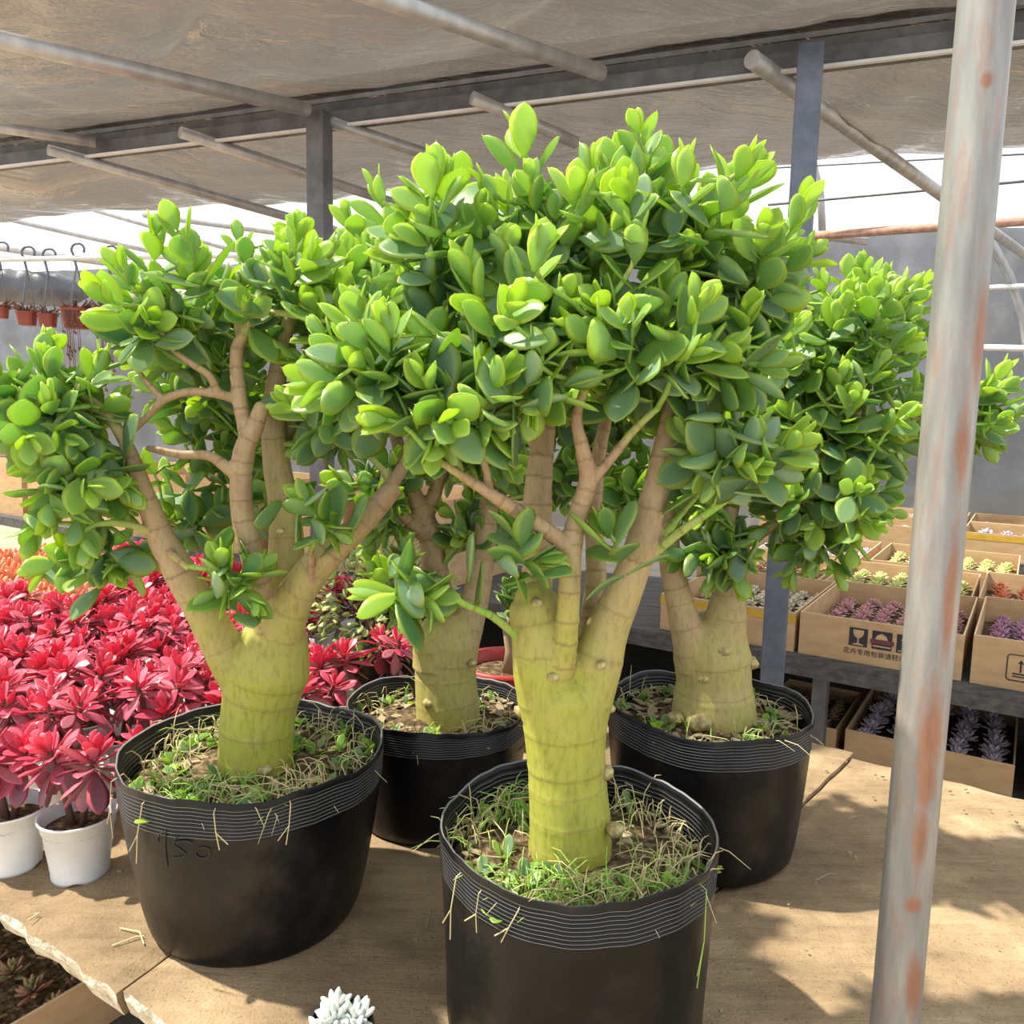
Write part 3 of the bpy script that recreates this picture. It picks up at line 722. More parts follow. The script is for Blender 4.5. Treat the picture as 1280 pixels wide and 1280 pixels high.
def soil_and_weeds(t, base, D, zs, trunkR, seed, grass_n, straw_n, sprouts, hang=0, litter=40):
    rr = random.Random(seed)
    R0 = D / 2 * 0.975
    q = MB(); vs_, fs_ = [], []
    nr, na = 14, 56
    vs_.append((0, 0, zs + 0.02))
    for i in range(1, nr + 1):
        for k in range(na):
            a = 2 * PI * k / na; r = R0 * i / nr
            z = zs + 0.018 * (1 - (i / nr) ** 2) + 0.012 * mnoise.noise(V3((math.cos(a) * r * 14, math.sin(a) * r * 14, seed))) + 0.006 * mnoise.noise(V3((math.cos(a) * r * 50, math.sin(a) * r * 50, seed)))
            vs_.append((r * math.cos(a), r * math.sin(a), z if i < nr else zs - 0.03))
    for k in range(na): fs_.append((0, 1 + k, 1 + (k + 1) % na))
    for i in range(nr - 1):
        for k in range(na):
            a = 1 + i * na + k; b_ = 1 + i * na + (k + 1) % na
            fs_.append((a, a + na, b_ + na, b_))
    q.add(vs_, fs_); q.build('soil', M_SOIL, t, smooth=True)
    def spot(rmin=0.0, clump=None):
        while True:
            if clump and rr.random() < .8:
                ca, cr, cs = rr.choice(clump); a = ca + rr.gauss(0, cs); r = R0 * min(.96, max(.2, cr + rr.gauss(0, .1)))
            else: a = rr.uniform(0, 2 * PI); r = R0 * math.sqrt(rr.uniform(0.1, .94))
            p = V3((r * math.cos(a), r * math.sin(a), zs + 0.004))
            if p.xy.length > trunkR * 1.05: return p, a
    def blades(n, hmin, hmax, wd, m_, name, clump, flop):
        if not n: return
        q = MB()
        for _ in range(n):
            p, a = spot(0, clump)
            h_ = rr.uniform(hmin, hmax); an = rr.uniform(0, 6.28); fl = rr.uniform(.2, 1) * flop
            d = V3((math.cos(an), math.sin(an), 0))
            pts = [p, p + V3((0, 0, h_ * .45)) + d * h_ * .2 * fl, p + V3((0, 0, h_ * (.8 - .35 * fl))) + d * h_ * .6 * fl, p + V3((0, 0, h_ * (1 - .75 * fl))) + d * h_ * fl]
            q.tube(pts, [wd, wd, wd * .8, wd * .3], 4, False)
        tag(q.build(name, m_, t), kind='stuff')
    blades(grass_n, .03, .085, .0012, M_GRASS, 'grass', [(-2.2, .75, .3), (-1.0, .75, .35), (2.3, .8, .4), (-1.6, .6, .3)], 1.0)
    blades(straw_n, .03, .10, .0011, M_STRAW, 'straw', [(-1.5, .7, .5), (-.6, .7, .4), (2.6, .85, .4), (.5, .8, .5)], 1.4)
    # low sprouts of the same succulent
    for k in range(sprouts):
        p, a = spot()
        for j in range(rr.randint(4, 8)):
            th = rr.uniform(.5, 1.35); an = rr.uniform(0, 6.28)
            d = V3((math.cos(an) * math.sin(th), math.sin(an) * math.sin(th), math.cos(th))); n = V3((-math.cos(an) * math.cos(th), -math.sin(an) * math.cos(th), math.sin(th)))
            L_ = rr.uniform(.018, .038)
            v = rr.choice(JADE[rr.choice((0, 1, 2, 3, 3))])
            R_ = frame_from(d, n) @ Matrix.Scale(L_, 3)
            M_ = R_.to_4x4(); M_.translation = p + V3((rr.uniform(-.012, .012), rr.uniform(-.012, .012), 0.004))
            obj('fallen_leaf' if th > 1.25 else 'sprout_leaf', v['me'], t, M=M_)
    if litter:
        q = MB()
        for _ in range(litter):
            p, a = spot(); s_ = rr.uniform(.006, .02); an = rr.uniform(0, 6.28)
            d = V3((math.cos(an), math.sin(an), rr.uniform(-.3, .5))) * s_; e = V3((-math.sin(an), math.cos(an), rr.uniform(-.2, .4))) * s_ * .6
            c_ = p + V3((0, 0, .012)); nn = d.cross(e).normalized() * 0.0015
            q.add([c_ - d + nn, c_ + e + nn, c_ + d + nn, c_ - e + nn, c_ - d - nn, c_ + e - nn, c_ + d - nn, c_ - e - nn], [(3, 2, 1, 0), (4, 5, 6, 7), (0, 1, 5, 4), (1, 2, 6, 5), (2, 3, 7, 6), (3, 0, 4, 7)])
        tag(q.build('leaf_litter', M_LITTER, t), kind='stuff')
    # long stems straying over the rim
    for k in range(hang):
        a = rr.uniform(-2.6, -0.5); d = V3((math.cos(a), math.sin(a), 0)); Rr = D / 2
        ln = rr.uniform(.05, .16)
        s2 = V3((-d.y, d.x, 0)) * rr.uniform(-.02, .02)
        h_ = zs + .045
        pts = [d * Rr * .8 + V3((0, 0, zs)), d * Rr * .95 + V3((0, 0, h_ + .01)), d * (Rr + .008) + V3((0, 0, h_)) , d * (Rr + .012) + s2 + V3((0, 0, h_ - ln * .5)), d * (Rr + .008) + s2 * 2 + V3((0, 0, h_ - ln))]
        q = MB(); q.tube(pts, .0009, 4)
        e = pts[-1]
        q.tube([pts[-2], pts[-2] + s2.normalized() * .02 + V3((0, 0, -ln * .3)) + d * .002], .0009, 4)
        q.build('stray_stem', random.choice((M_STRAW, M_STRAW, M_GRASS)), t)

class Tree:
    pass
def jade_tree(label, px, py_unused, base, D, h, soil, limbs, crowns, L_, seed, knobs=(), weeds=(40, 60, 6, 4), up=0.6, mind=0.05, thin=1.0):
    """limbs: rows of (photo x, photo y, depth offset, width in photo pixels, bark tone 0..1)"""
    T = Tree(); rr = random.Random(seed); random.seed(seed)
    t = thing('potted_jade_tree', label, 'potted tree', base, 0, 'old jade trees in black nursery pots')
    T.t, T.base, T.label = t, base, label
    T.pot = big_pot(t, base, D, h, seed, taper={23: .95, 11: .80}.get(seed, .88))
    Y0 = base.y
    q = MB(); samples = []
    nodes = []
    first_r = 0
    for li, limb in enumerate(limbs):
        pts, rads, tone = [], [], []
        for (x, y, dy, wpx, tn) in limb:
            P = at(x, y, Y0 + dy); Z = (P - C_LOC).dot(C_FW)
            pts.append(P - base); rads.append(wpx * Z / F_PX / 2); tone.append(tn)
        if li == 0: first_r = rads[0]
        P, R_, fl = ringed_tube(q, pts, rads, 22 if rads[0] > .03 else 14, 0.06 if rads[0] > .04 else 0.032, 0.018 if rads[0] > .03 else 0.07, .004, seed * 50 + li)
        m_ = len(P)
        for i in range(m_):
            f = i / (m_ - 1) * (len(tone) - 1); k = min(int(f), len(tone) - 2)
            tn = tone[k] + (tone[k + 1] - tone[k]) * (f - k)
            samples.append((*P[i], R_[i], tn, fl[i]))
        for i in range(0, m_, 4):
            if li and i > m_ * 0.35: nodes.append((P[i], R_[i], (P[min(i + 3, m_ - 1)] - P[max(i - 3, 0)]).normalized()))
    tmp = q.build('trunk_tmp', M_BARK)
    rm = tmp.modifiers.new('r', 'REMESH'); rm.mode = 'VOXEL'; rm.voxel_size = 0.0036; rm.use_smooth_shade = True
    sm = tmp.modifiers.new('s', 'SMOOTH'); sm.factor = 0.5; sm.iterations = 3
    dg = bpy.context.evaluated_depsgraph_get(); dg.update()
    me = bpy.data.meshes.new_from_object(tmp.evaluated_get(dg))
    bpy.data.objects.remove(tmp)
    me.name = 'trunk'
    nv = len(me.vertices); co = np.empty(nv * 3, dtype=np.float32); me.vertices.foreach_get('co', co); co = co.reshape(-1, 3)
    S = np.array(samples, dtype=np.float32)
    tone = np.empty(nv, dtype=np.float32); ringv = np.zeros(nv, dtype=np.float32)
    for a in range(0, nv, 4000):
        d = np.linalg.norm(co[a:a + 4000, None, :] - S[None, :, :3], axis=2) / S[None, :, 3]
        k = d.argmin(axis=1); tone[a:a + 4000] = S[k, 4]
        ringv[a:a + 4000] = S[k, 5] * np.where(S[k, 3] < .03, 1.0, .6)
    at_ = me.color_attributes.new('tint', 'FLOAT_COLOR', 'POINT')
    cc = np.ones((nv, 4), dtype=np.float32); cc[:, 0] = tone; cc[:, 1] = ringv; cc[:, 2] = .5
    at_.data.foreach_set('color', cc.ravel())
    me.materials.clear(); me.materials.append(M_BARK); me.shade_smooth()
    obj('trunk', me, t)
    for (x, y, dy, wpx) in knobs:
        P = at(x, y, Y0 + dy); Z = (P - C_LOC).dot(C_FW); r = wpx * Z / F_PX / 2 * .78
        bm = bmesh.new(); bmesh.ops.create_icosphere(bm, subdivisions=2, radius=r)
        for v in bm.verts:
            v.co *= 1 + .28 * mnoise.noise(v.co * (1.2 / r) + V3((x, y, 0))); v.co.z *= .8
        k = bpy.data.meshes.new('pruning_knob'); bm.to_mesh(k); bm.free(); k.materials.append(M_SCAR); k.shade_smooth()
        obj('pruning_knob', k, t, loc=P - base + V3((0, .008, 0)))
    # ---- shoot tips inside the crown volumes
    tips = []
    for (x, y, dy, rx, ry, rd, n, upb, young) in crowns:
        C = at(x, y, Y0 + dy); Z = (C - C_LOC).dot(C_FW); a, c = rx * Z / F_PX, ry * Z / F_PX
        tries = 0; made = 0; n = max(1, round(n * thin))
        while made < n and tries < n * 40:
            tries += 1
            d = V3((rr.gauss(0, 1), rr.gauss(0, 1), rr.gauss(0, 1))).normalized(); r = rr.uniform(.12, 1) ** (1 / 2.6)
            P = C + V3((d.x * a * r, d.y * rd * r, d.z * c * r)) - base
            if any((P - q_[0]).length < mind for q_ in tips): continue
            ax = V3((d.x, d.y * .9, d.z)) * (.35 + .5 * r) + V3((rr.gauss(0, .18), rr.gauss(0, .18), upb))
            tips.append((P, ax.normalized(), rr.uniform(.35, 1.05))); made += 1
    # ---- twigs: join every tip to the nearest wood, nearest tips first
    NP = np.array([tuple(n_[0]) for n_ in nodes]); NR = [n_[1] for n_ in nodes]; ND = [n_[2] for n_ in nodes]
    tips.sort(key=lambda q_: float(np.min(np.linalg.norm(NP - np.array(q_[0]), axis=1))))
    NP = list(map(tuple, NP))
    for (P, ax, yg) in tips:
        A = np.array(NP); D_ = np.linalg.norm(A - np.array(P), axis=1)
        pen = D_ * (1 + .35 * (A[:, 2] > P.z)) + .06 * (np.array(NR) < .004)
        k = int(np.argmin(pen)); Pn = V3(NP[k]); L0 = (P - Pn).length
        if L0 < 0.012: continue
        r0 = min(NR[k] * .8, .0045 + L0 * .022); r1 = .0032
        c1 = Pn + (ND[k] * .35 + (P - Pn).normalized() * .4 + V3((0, 0, .1))).normalized() * L0 * .4
        c2 = P - ax * min(.09, L0 * .4)
        m_ = max(4, min(12, int(L0 / .022)))
        pts = []
        for i in range(m_ + 1):
            s_ = i / m_; u_ = 1 - s_
            pts.append(Pn * u_ ** 3 + c1 * 3 * u_ * u_ * s_ + c2 * 3 * u_ * s_ * s_ + P * s_ ** 3)
        rads = [r0 + (r1 - r0) * i / m_ for i in range(m_ + 1)]
        fin, fr, cols = [], [], []
        for i in range(m_ + 1):
            fin.append(pts[i]); fr.append(rads[i] * (1.16 if i % 2 else 1))
            tn = max(0, (rads[i] - .0042) / .012) ** .8 * .5
            cols += [(min(.42, tn) if L0 > .05 else .02, 0, .5, 1)] * 7
        qb = MB(); qb.tube(fin, fr, 7); qb.col = cols
        qb.build('branch', M_BARK, t, smooth=True)
        for i in range(2, m_ + 1):
            NP.append(tuple(pts[i])); NR.append(rads[i]); ND.append((pts[i] - pts[i - 1]).normalized())
        rosette(T, P, ax, L_ * rr.uniform(.85, 1.15), rr.choice((5, 5, 6, 6)), yg, 1.0, min(.135, .055 + L0 * .65))
    soil_and_weeds(t, base, D, soil, first_r, seed, *weeds)
    return T

TREES = []
# sparse-branched tree
bL = onz(318, 930, .34); bL.z = 0.0
TREES.append(jade_tree('sparse-branched old jade tree in a black pot marked 150, beside the red succulents', 0, 0, bL, .50, .345, .285,
    [[(320, 985, 0, 92, 1), (320, 930, 0, 90, 1), (325, 880, 0, 92, 1), (335, 835, 0, 104, .95), (345, 795, 0, 80, .85)],
     [(318, 870, 0, 62, .95), (288, 825, -.02, 52, .85), (255, 765, -.04, 44, .75), (225, 715, -.06, 40, .62), (203, 675, -.07, 34, .5), (182, 620, -.08, 24, .4), (160, 560, -.08, 17, .35), (135, 520, -.09, 13, .3), (100, 490, -.09, 10, .2)],
     [(345, 800, .02, 60, .85), (356, 720, .03, 48, .75), (357, 650, .04, 40, .7), (346, 580, .05, 34, .66), (342, 520, .05, 30, .55), (348, 460, .06, 22, .4), (362, 400, .08, 16, .3), (380, 350, .08, 11, .15)],
     [(340, 800, -.03, 40, .8), (322, 720, -.05, 30, .62), (303, 640, -.06, 28, .5), (304, 570, -.06, 27, .45), (318, 535, -.06, 22, .42), (327, 508, -.06, 18, .42)],
     [(350, 790, -.02, 60, .85), (372, 740, -.03, 46, .7), (412, 690, -.04, 40, .66), (455, 653, -.04, 28, .5), (493, 612, -.04, 20, .35)],
     [(440, 668, -.03, 30, .55), (470, 630, .02, 22, .45), (500, 590, .06, 16, .4), (520, 550, .08, 12, .3)],
     [(308, 600, -.06, 18, .45), (288, 588, -.07, 16, .42), (262, 570, -.07, 13, .4), (225, 568, -.07, 11, .38), (185, 560, -.07, 9, .35)],
     [(312, 560, -.05, 20, .42), (300, 500, -.04, 18, .45), (296, 440, -.03, 17, .4), (310, 410, -.02, 14, .25), (330, 370, 0, 10, .08), (350, 335, 0, 8, .05)],
     [(298, 500, -.04, 14, .4), (270, 492, -.06, 12, .38), (235, 490, -.07, 11, .36), (205, 500, -.08, 11, .36), (185, 520, -.08, 9, .36), (160, 545, -.08, 8, .33)],
     [(272, 492, -.06, 11, .4), (262, 470, -.07, 10, .38), (240, 455, -.08, 9, .34), (210, 430, -.08, 7, .25), (195, 395, -.08, 6, .1)],
     [(205, 500, -.08, 9, .38), (185, 480, -.09, 8, .35), (172, 462, -.09, 6, .3)],
     [(300, 425, -.02, 12, .3), (295, 380, 0, 10, .1), (298, 340, .02, 8, .05)],
     [(345, 560, .05, 22, .5), (375, 520, .10, 16, .42), (410, 470, .14, 12, .3), (430, 420, .16, 9, .15)],
     [(320, 690, -.05, 9, .3), (300, 690, -.09, 8, .15)], [(390, 725, -.06, 11, .4), (388, 690, -.09, 9, .38)],
     [(212, 690, -.09, 11, .35), (235, 710, -.12, 8, .2)]],
    [(70, 520, -.10, 95, 75, .16, 26, .1, .6), (110, 620, -.12, 70, 80, .12, 16, -.5, .3), (40, 470, -.06, 55, 40, .10, 8, .35, .9),
     (215, 385, .02, 85, 85, .22, 26, .6, .75), (320, 350, .06, 130, 75, .26, 36, .75, .85), (430, 400, .12, 90, 100, .24, 26, .6, .8), (250, 470, .18, 120, 80, .14, 16, .4, .4),
     (250, 610, .20, 100, 90, .08, 16, .5, .5), (130, 700, -.04, 90, 25, .08, 7, .1, .9), (290, 720, -.14, 45, 45, .04, 6, .2, .1), (405, 640, -.12, 30, 30, .03, 3, .4, .1), (415, 520, .04, 70, 60, .14, 14, .2, .5), (300, 540, .24, 90, 70, .10, 12, .4, .4)],
    .074, 11, [(335, 880, -.066, 17), (288, 905, -.02, 18), (350, 665, -.03, 14), (330, 965, -.07, 24)], (130, 200, 40, 4, 60), mind=.062, thin=.66))

# front tree
bF = onz(723, 1027, .34); bF.z = 0.0
TREES.append(jade_tree('tallest jade tree with a smooth yellow-green trunk, its black pot at the bench edge', 0, 0, bF, .447, .345, .275,
    [[(712, 1120, 0, 118, 1), (712, 1080, 0, 106, 1), (712, 1020, 0, 101, 1), (708, 960, 0, 96, 1), (706, 900, 0, 106, 1), (706, 865, 0, 112, .97)],
     [(690, 890, 0, 80, 1), (682, 840, -.01, 82, .95), (678, 800, -.01, 78, .9), (668, 755, -.01, 66, .88), (664, 742, -.01, 44, .8)],
     [(668, 770, .04, 44, .7), (672, 700, .06, 38, .6), (672, 620, .07, 36, .55), (678, 560, .08, 30, .5), (685, 480, .10, 22, .35), (680, 400, .12, 14, .2), (670, 330, .12, 9, .05)],
     [(725, 890, 0, 74, .97), (745, 830, -.01, 66, .85), (760, 785, -.01, 54, .72), (790, 715, -.02, 42, .6), (815, 630, -.02, 36, .52), (832, 560, -.02, 32, .48), (842, 500, -.01, 22, .4), (855, 440, 0, 15, .3), (868, 380, .01, 11, .1), (872, 300, .02, 8, .05)],
     [(836, 562, -.02, 22, .45), (865, 525, -.02, 18, .4), (897, 472, -.02, 14, .35), (925, 420, 0, 10, .15), (950, 360, .02, 8, .05)],
     [(700, 840, -.04, 38, .85), (708, 790, -.06, 30, .85), (712, 730, -.07, 28, .85), (714, 690, -.07, 27, .7), (722, 645, -.07, 25, .5), (735, 600, -.08, 24, .42), (728, 560, -.09, 19, .4), (721, 520, -.09, 14, .35), (735, 470, -.09, 11, .12), (742, 410, -.09, 9, .05)],
     [(714, 688, -.07, 24, .6), (690, 668, -.09, 22, .45), (660, 648, -.11, 20, .38), (620, 622, -.13, 17, .36), (580, 596, -.14, 13, .32), (545, 574, -.15, 9, .15)],
     [(742, 600, -.08, 14, .38), (768, 568, -.08, 13, .36), (795, 535, -.08, 11, .15), (825, 508, -.08, 9, .05)],
     [(738, 800, .06, 34, .6), (745, 720, .09, 26, .55), (742, 640, .12, 22, .5), (750, 560, .14, 18, .4), (770, 470, .15, 12, .2), (775, 380, .16, 8, .05)],
     [(820, 690, -.03, 12, .15), (850, 665, -.05, 12, .06), (900, 630, -.07, 11, .04), (950, 590, -.09, 10, .03), (985, 560, -.10, 7, .02)],
     [(828, 670, -.02, 10, .1), (870, 620, 0, 9, .05), (910, 575, .02, 7, .04)],
     [(645, 795, -.05, 11, .12), (615, 770, -.09, 11, .05), (580, 755, -.12, 9, .04), (545, 735, -.14, 7, .02)],
     [(672, 560, .08, 18, .4), (640, 500, .08, 14, .3), (590, 440, .08, 11, .15), (550, 390, .08, 8, .05)],
     [(612, 612, -.12, 12, .32), (605, 570, -.13, 10, .3), (600, 530, -.13, 8, .1)],
     [(685, 480, .10, 14, .3), (700, 400, .08, 11, .15), (705, 320, .06, 9, .05), (705, 270, .05, 7, .05)],
     [(672, 690, .0, 9, .1), (662, 660, -.06, 8, .05)], [(760, 700, -.06, 8, .1), (770, 680, -.08, 7, .05)]],
    [(705, 245, .05, 130, 75, .18, 24, .9, 1.0), (850, 255, .02, 120, 85, .18, 26, .85, .9), (560, 285, .08, 100, 75, .20, 22, .85, 1.0), (930, 320, .04, 75, 80, .16, 13, .7, .7),
     (640, 390, .0, 140, 85, .22, 30, .7, .9), (800, 400, .0, 120, 90, .22, 24, .7, .7), (480, 450, -.06, 95, 70, .16, 18, .45, .85), (560, 500, -.12, 90, 60, .10, 14, .35, .7), (650, 470, -.12, 70, 50, .08, 8, .4, .4),
     (745, 400, -.14, 40, 40, .05, 4, .9, .9), (930, 560, -.08, 75, 35, .08, 9, .4, .7), (520, 742, -.12, 42, 26, .06, 6, .05, .6), (655, 690, -.10, 28, 34, .03, 3, .3, .1), (770, 675, -.09, 26, 18, .02, 2, .6, .15), (900, 430, .02, 70, 70, .14, 9, .5, .4)],
    .076, 23, [(692, 848, -.066, 24), (752, 833, -.066, 18), (652, 890, -.01, 26), (763, 887, .0, 20), (757, 968, -.02, 30), (770, 1040, -.05, 30), (672, 755, -.05, 22)], (260, 190, 28, 4, 60), mind=.062, thin=.76))

# back tree in the middle
bM = onz(548, 880, .275); bM = bM * 1.0; bM.z = 0.0
TREES.append(jade_tree('jade tree with a short stubby trunk in the low black pot behind the others', 0, 0, bM, .455, .285, .225,
    [[(562, 940, 0, 86, .8), (560, 890, 0, 80, .8), (557, 840, 0, 76, .8), (560, 800, 0, 80, .75), (562, 780, 0, 60, .7)],
     [(545, 830, -.02, 60, .75), (540, 795, -.03, 48, .8), (535, 788, -.03, 34, .85)],
     [(568, 830, .0, 52, .7), (585, 780, 0, 40, .6), (600, 720, .02, 32, .5), (610, 640, .04, 26, .45), (620, 560, .06, 20, .4), (620, 470, .06, 14, .3), (615, 390, .06, 9, .1)],
     [(560, 800, .03, 40, .6), (545, 720, .04, 34, .45), (535, 660, .05, 28, .4), (510, 600, .05, 20, .38), (490, 520, .06, 14, .3), (480, 430, .06, 9, .1)],
     [(540, 680, .05, 20, .4), (500, 640, .02, 14, .35), (470, 600, 0, 10, .3)],
     [(535, 640, .05, 20, .4), (560, 560, .04, 15, .35), (565, 480, .04, 10, .2)]],
    [(560, 380, .05, 120, 110, .24, 38, .7, .8), (480, 330, .05, 75, 75, .2, 16, .8, .85), (420, 330, .06, 70, 70, .18, 14, .7, .8), (450, 460, .06, 80, 90, .18, 18, .5, .5), (600, 540, .0, 100, 90, .16, 28, .3, .15), (720, 500, .08, 110, 80, .16, 26, .3, .15), (470, 610, 0, 60, 80, .12, 12, .2, .1), (700, 590, .08, 100, 60, .14, 16, .2, .05), (600, 660, .06, 60, 50, .1, 9, .1, .05), (500, 730, -.08, 60, 50, .06, 7, .0, .15)],
    .074, 37, [(535, 880, -.07, 20), (590, 830, -.06, 16), (600, 925, -.06, 34)], (30, 60, 16, 0, 120), mind=.06, thin=.9))

# back tree by the boxes
bR = onz(885, 878, .34); bR.z = 0.0
TREES.append(jade_tree('dense dark-crowned jade tree with a knobbly trunk, standing next to the cardboard boxes', 0, 0, bR, .462, .345, .29,
    [[(892, 935, 0, 112, .72), (892, 890, 0, 104, .72), (892, 850, 0, 92, .72), (890, 815, 0, 96, .72), (893, 790, 0, 80, .7)],
     [(872, 830, -.02, 56, .7), (858, 785, -.03, 40, .6), (848, 745, -.03, 34, .5), (838, 700, -.03, 28, .45), (838, 650, 0, 22, .4), (850, 580, .03, 16, .35), (860, 500, .05, 12, .3), (870, 430, .05, 9, .1)],
     [(900, 810, -.02, 64, .7), (908, 765, -.02, 50, .65), (910, 720, -.02, 30, .5), (908, 660, -.01, 24, .45), (925, 590, .02, 20, .4), (950, 520, .04, 16, .35), (970, 450, .06, 12, .25), (985, 390, .06, 8, .1)],
     [(915, 690, -.02, 18, .4), (960, 660, -.05, 15, .38), (1010, 630, -.07, 12, .35), (1060, 600, -.08, 9, .25)],
     [(945, 540, .03, 16, .4), (1000, 500, .06, 14, .38), (1060, 460, .08, 11, .3), (1110, 420, .10, 8, .1)],
     [(1000, 500, .06, 14, .38), (1080, 520, .10, 13, .35), (1150, 520, .14, 10, .3), (1210, 500, .16, 8, .1)]],
    [(1000, 420, .02, 150, 85, .24, 46, .65, .65), (1080, 390, .10, 85, 60, .2, 22, .7, .7), (1040, 520, -.02, 125, 85, .24, 40, .45, .25), (1030, 620, -.06, 100, 70, .18, 24, .1, .05), (880, 560, .02, 80, 110, .20, 28, .3, .1), (820, 470, .08, 70, 80, .16, 14, .3, .2), (800, 610, .12, 50, 60, .12, 9, .2, .05),
     (1205, 510, .16, 62, 62, .14, 17, .45, .2), (900, 690, -.06, 55, 45, .06, 8, -.1, .0), (1020, 690, -.06, 50, 40, .08, 8, -.4, .0)],
    .074, 41, [(905, 815, -.075, 30), (937, 830, -.03, 32), (880, 850, -.08, 20), (850, 815, -.02, 16), (875, 905, -.09, 40), (845, 900, -.06, 30), (915, 905, -.08, 30)], (20, 40, 20, 0, 200), mind=.060, thin=.9))

# ---- which leaves show largest: paint discs far to near and count what is left
BUF = 640
ids = np.full((BUF, BUF), -1, dtype=np.int32)
info = []
for i, lf in enumerate(ALL_LEAVES):
    Pw = lf.tree.base + lf.P + lf.R @ V3((.55 * lf.s, 0, 0))
    x, y, z = proj(Pw)
    vd = (Pw - C_LOC).normalized()
    ar = lf.s * lf.s * lf.v['W'] * .75 * max(.12, abs((lf.R @ V3((0, 0, 1))).dot(vd))) * (F_PX / z) ** 2 * (BUF / 1280) ** 2
    info.append((z, x * BUF / 1280, y * BUF / 1280, math.sqrt(ar / PI)))
for i in sorted(range(len(info)), key=lambda k: -info[k][0]):
    z, x, y, r = info[i]
    x0, x1, y0, y1 = int(max(0, x - r)), int(min(BUF, x + r + 1)), int(max(0, y - r)), int(min(BUF, y + r + 1))
    if x1 <= x0 or y1 <= y0: continue
    yy, xx = np.mgrid[y0:y1, x0:x1]
    ids[y0:y1, x0:x1][(xx - x) ** 2 + (yy - y) ** 2 <= r * r] = i
cnt = np.bincount(ids[ids >= 0].ravel(), minlength=len(ALL_LEAVES))
for T in TREES:
    mine = [i for i, lf in enumerate(ALL_LEAVES) if lf.tree is T]
    mine.sort(key=lambda i: -cnt[i])
    keep, rest = mine[:290], mine[290:]
    for i in keep:
        lf = ALL_LEAVES[i]
        M_ = (lf.R @ Matrix.Scale(lf.s, 3)).to_4x4(); M_.translation = lf.P
        obj('leaf', lf.v['me'], T.t, M=M_)
    if rest:
        VV, FF, CC, off = [], [], [], 0
        for i in rest:
            lf = ALL_LEAVES[i]; R_ = np.array(lf.R) * lf.s
            VV.append(lf.v['co'] @ R_.T + np.array(lf.P)); CC.append(lf.v['col'])
            FF += [tuple(k + off for k in f) for f in lf.v['f']]; off += len(lf.v['co'])
        q = MB(); q.v = np.concatenate(VV).tolist(); q.f = FF; q.col = np.concatenate(CC)
        tag(q.build('foliage', M_JADE, T.t, smooth=True), 'smaller and hidden jade leaves of the crown', kind='stuff')
print('leaves', len(ALL_LEAVES))

# ------------------------------------------------------------------ writing on the pot of the sparse tree
from mathutils.bvhtree import BVHTree
_pm = TREES[0].pot.data
_bvh = BVHTree.FromPolygons([v.co + TREES[0].base for v in _pm.vertices], [tuple(p.vertices) for p in _pm.polygons])
def on_pot(px, py):
    """point of the pot's outer face seen at a place in the photograph"""
    d = ray(px, py).normalized()
    P, n, i_, d_ = _bvh.ray_cast(C_LOC, d)
    return P - d * .0012 - TREES[0].base
tL = TREES[0].t
strokes = {'marker_digit_one': [[(198, 1052), (197, 1047), (201, 1041), (207, 1040), (206, 1050), (207, 1066), (209, 1082)]],
           'marker_digit_five': [[(241, 1054), (232, 1051), (218, 1052), (222, 1045), (217, 1055), (224, 1061), (232, 1067), (229, 1071), (217, 1072)]],
           'marker_digit_zero': [[(246, 1062), (252, 1059), (261, 1061), (263, 1067), (259, 1072), (249, 1072), (244, 1067), (246, 1062)]]}
for nm, ss in strokes.items():
    q = MB()
    for s_ in ss:
        q.tube(spline([on_pot(x, y) for x, y in s_], [1] * len(s_), .004)[0], .0017, 5)
    q.build(nm, M_BLACK, TREES[0].pot)

# ------------------------------------------------------------------ red succulents in white pots
RSH = [(.42, .05, .22, .06), (.48, .05, .16, -.10), (.40, .05, .28, .14), (.50, .045, .12, -.22)]
RED = leafset('leaf', [0.0, 0.22, 0.42, 0.66, 0.92], RSH, M_RED, pw=1.7, rows=(0, .12, .3, .5, .7, .86, .95, 1.0))
def white_pot(parent, s=1.0):
    q = MB(); R0, h = .084 * s, .150 * s
    def wob(a, r, z, j):
        if j == 1: return r, z + 0.008 * max(0, math.sin(a * 3) - .5) * 2
        return r, z
    q.lathe([(.001, .008), (R0 * .72, 0.0), (R0 * .745, .010), (R0 * .74, .018), (R0 * .90, h * .80), (R0 * .93, h * .81), (R0 * .97, h * .96), (R0 * 1.02, h * .965), (R0 * 1.02, h), (R0 * .98, h), (R0 * .93, h * .93), (R0 * .86, h * .75)], 40, wob)
    q.build('pot', M_WHITEPOT, parent, smooth=True)
    q = MB(); q.lathe([(.001, h * .80), (R0 * .5, h * .805), (R0 * .9, h * .78)], 28, lambda a, r, z, j: (r, z + .006 * mnoise.noise(V3((math.cos(a) * r * 60, math.sin(a) * r * 60, 1)))))
    q.build('soil', M_SOIL, parent, smooth=True)
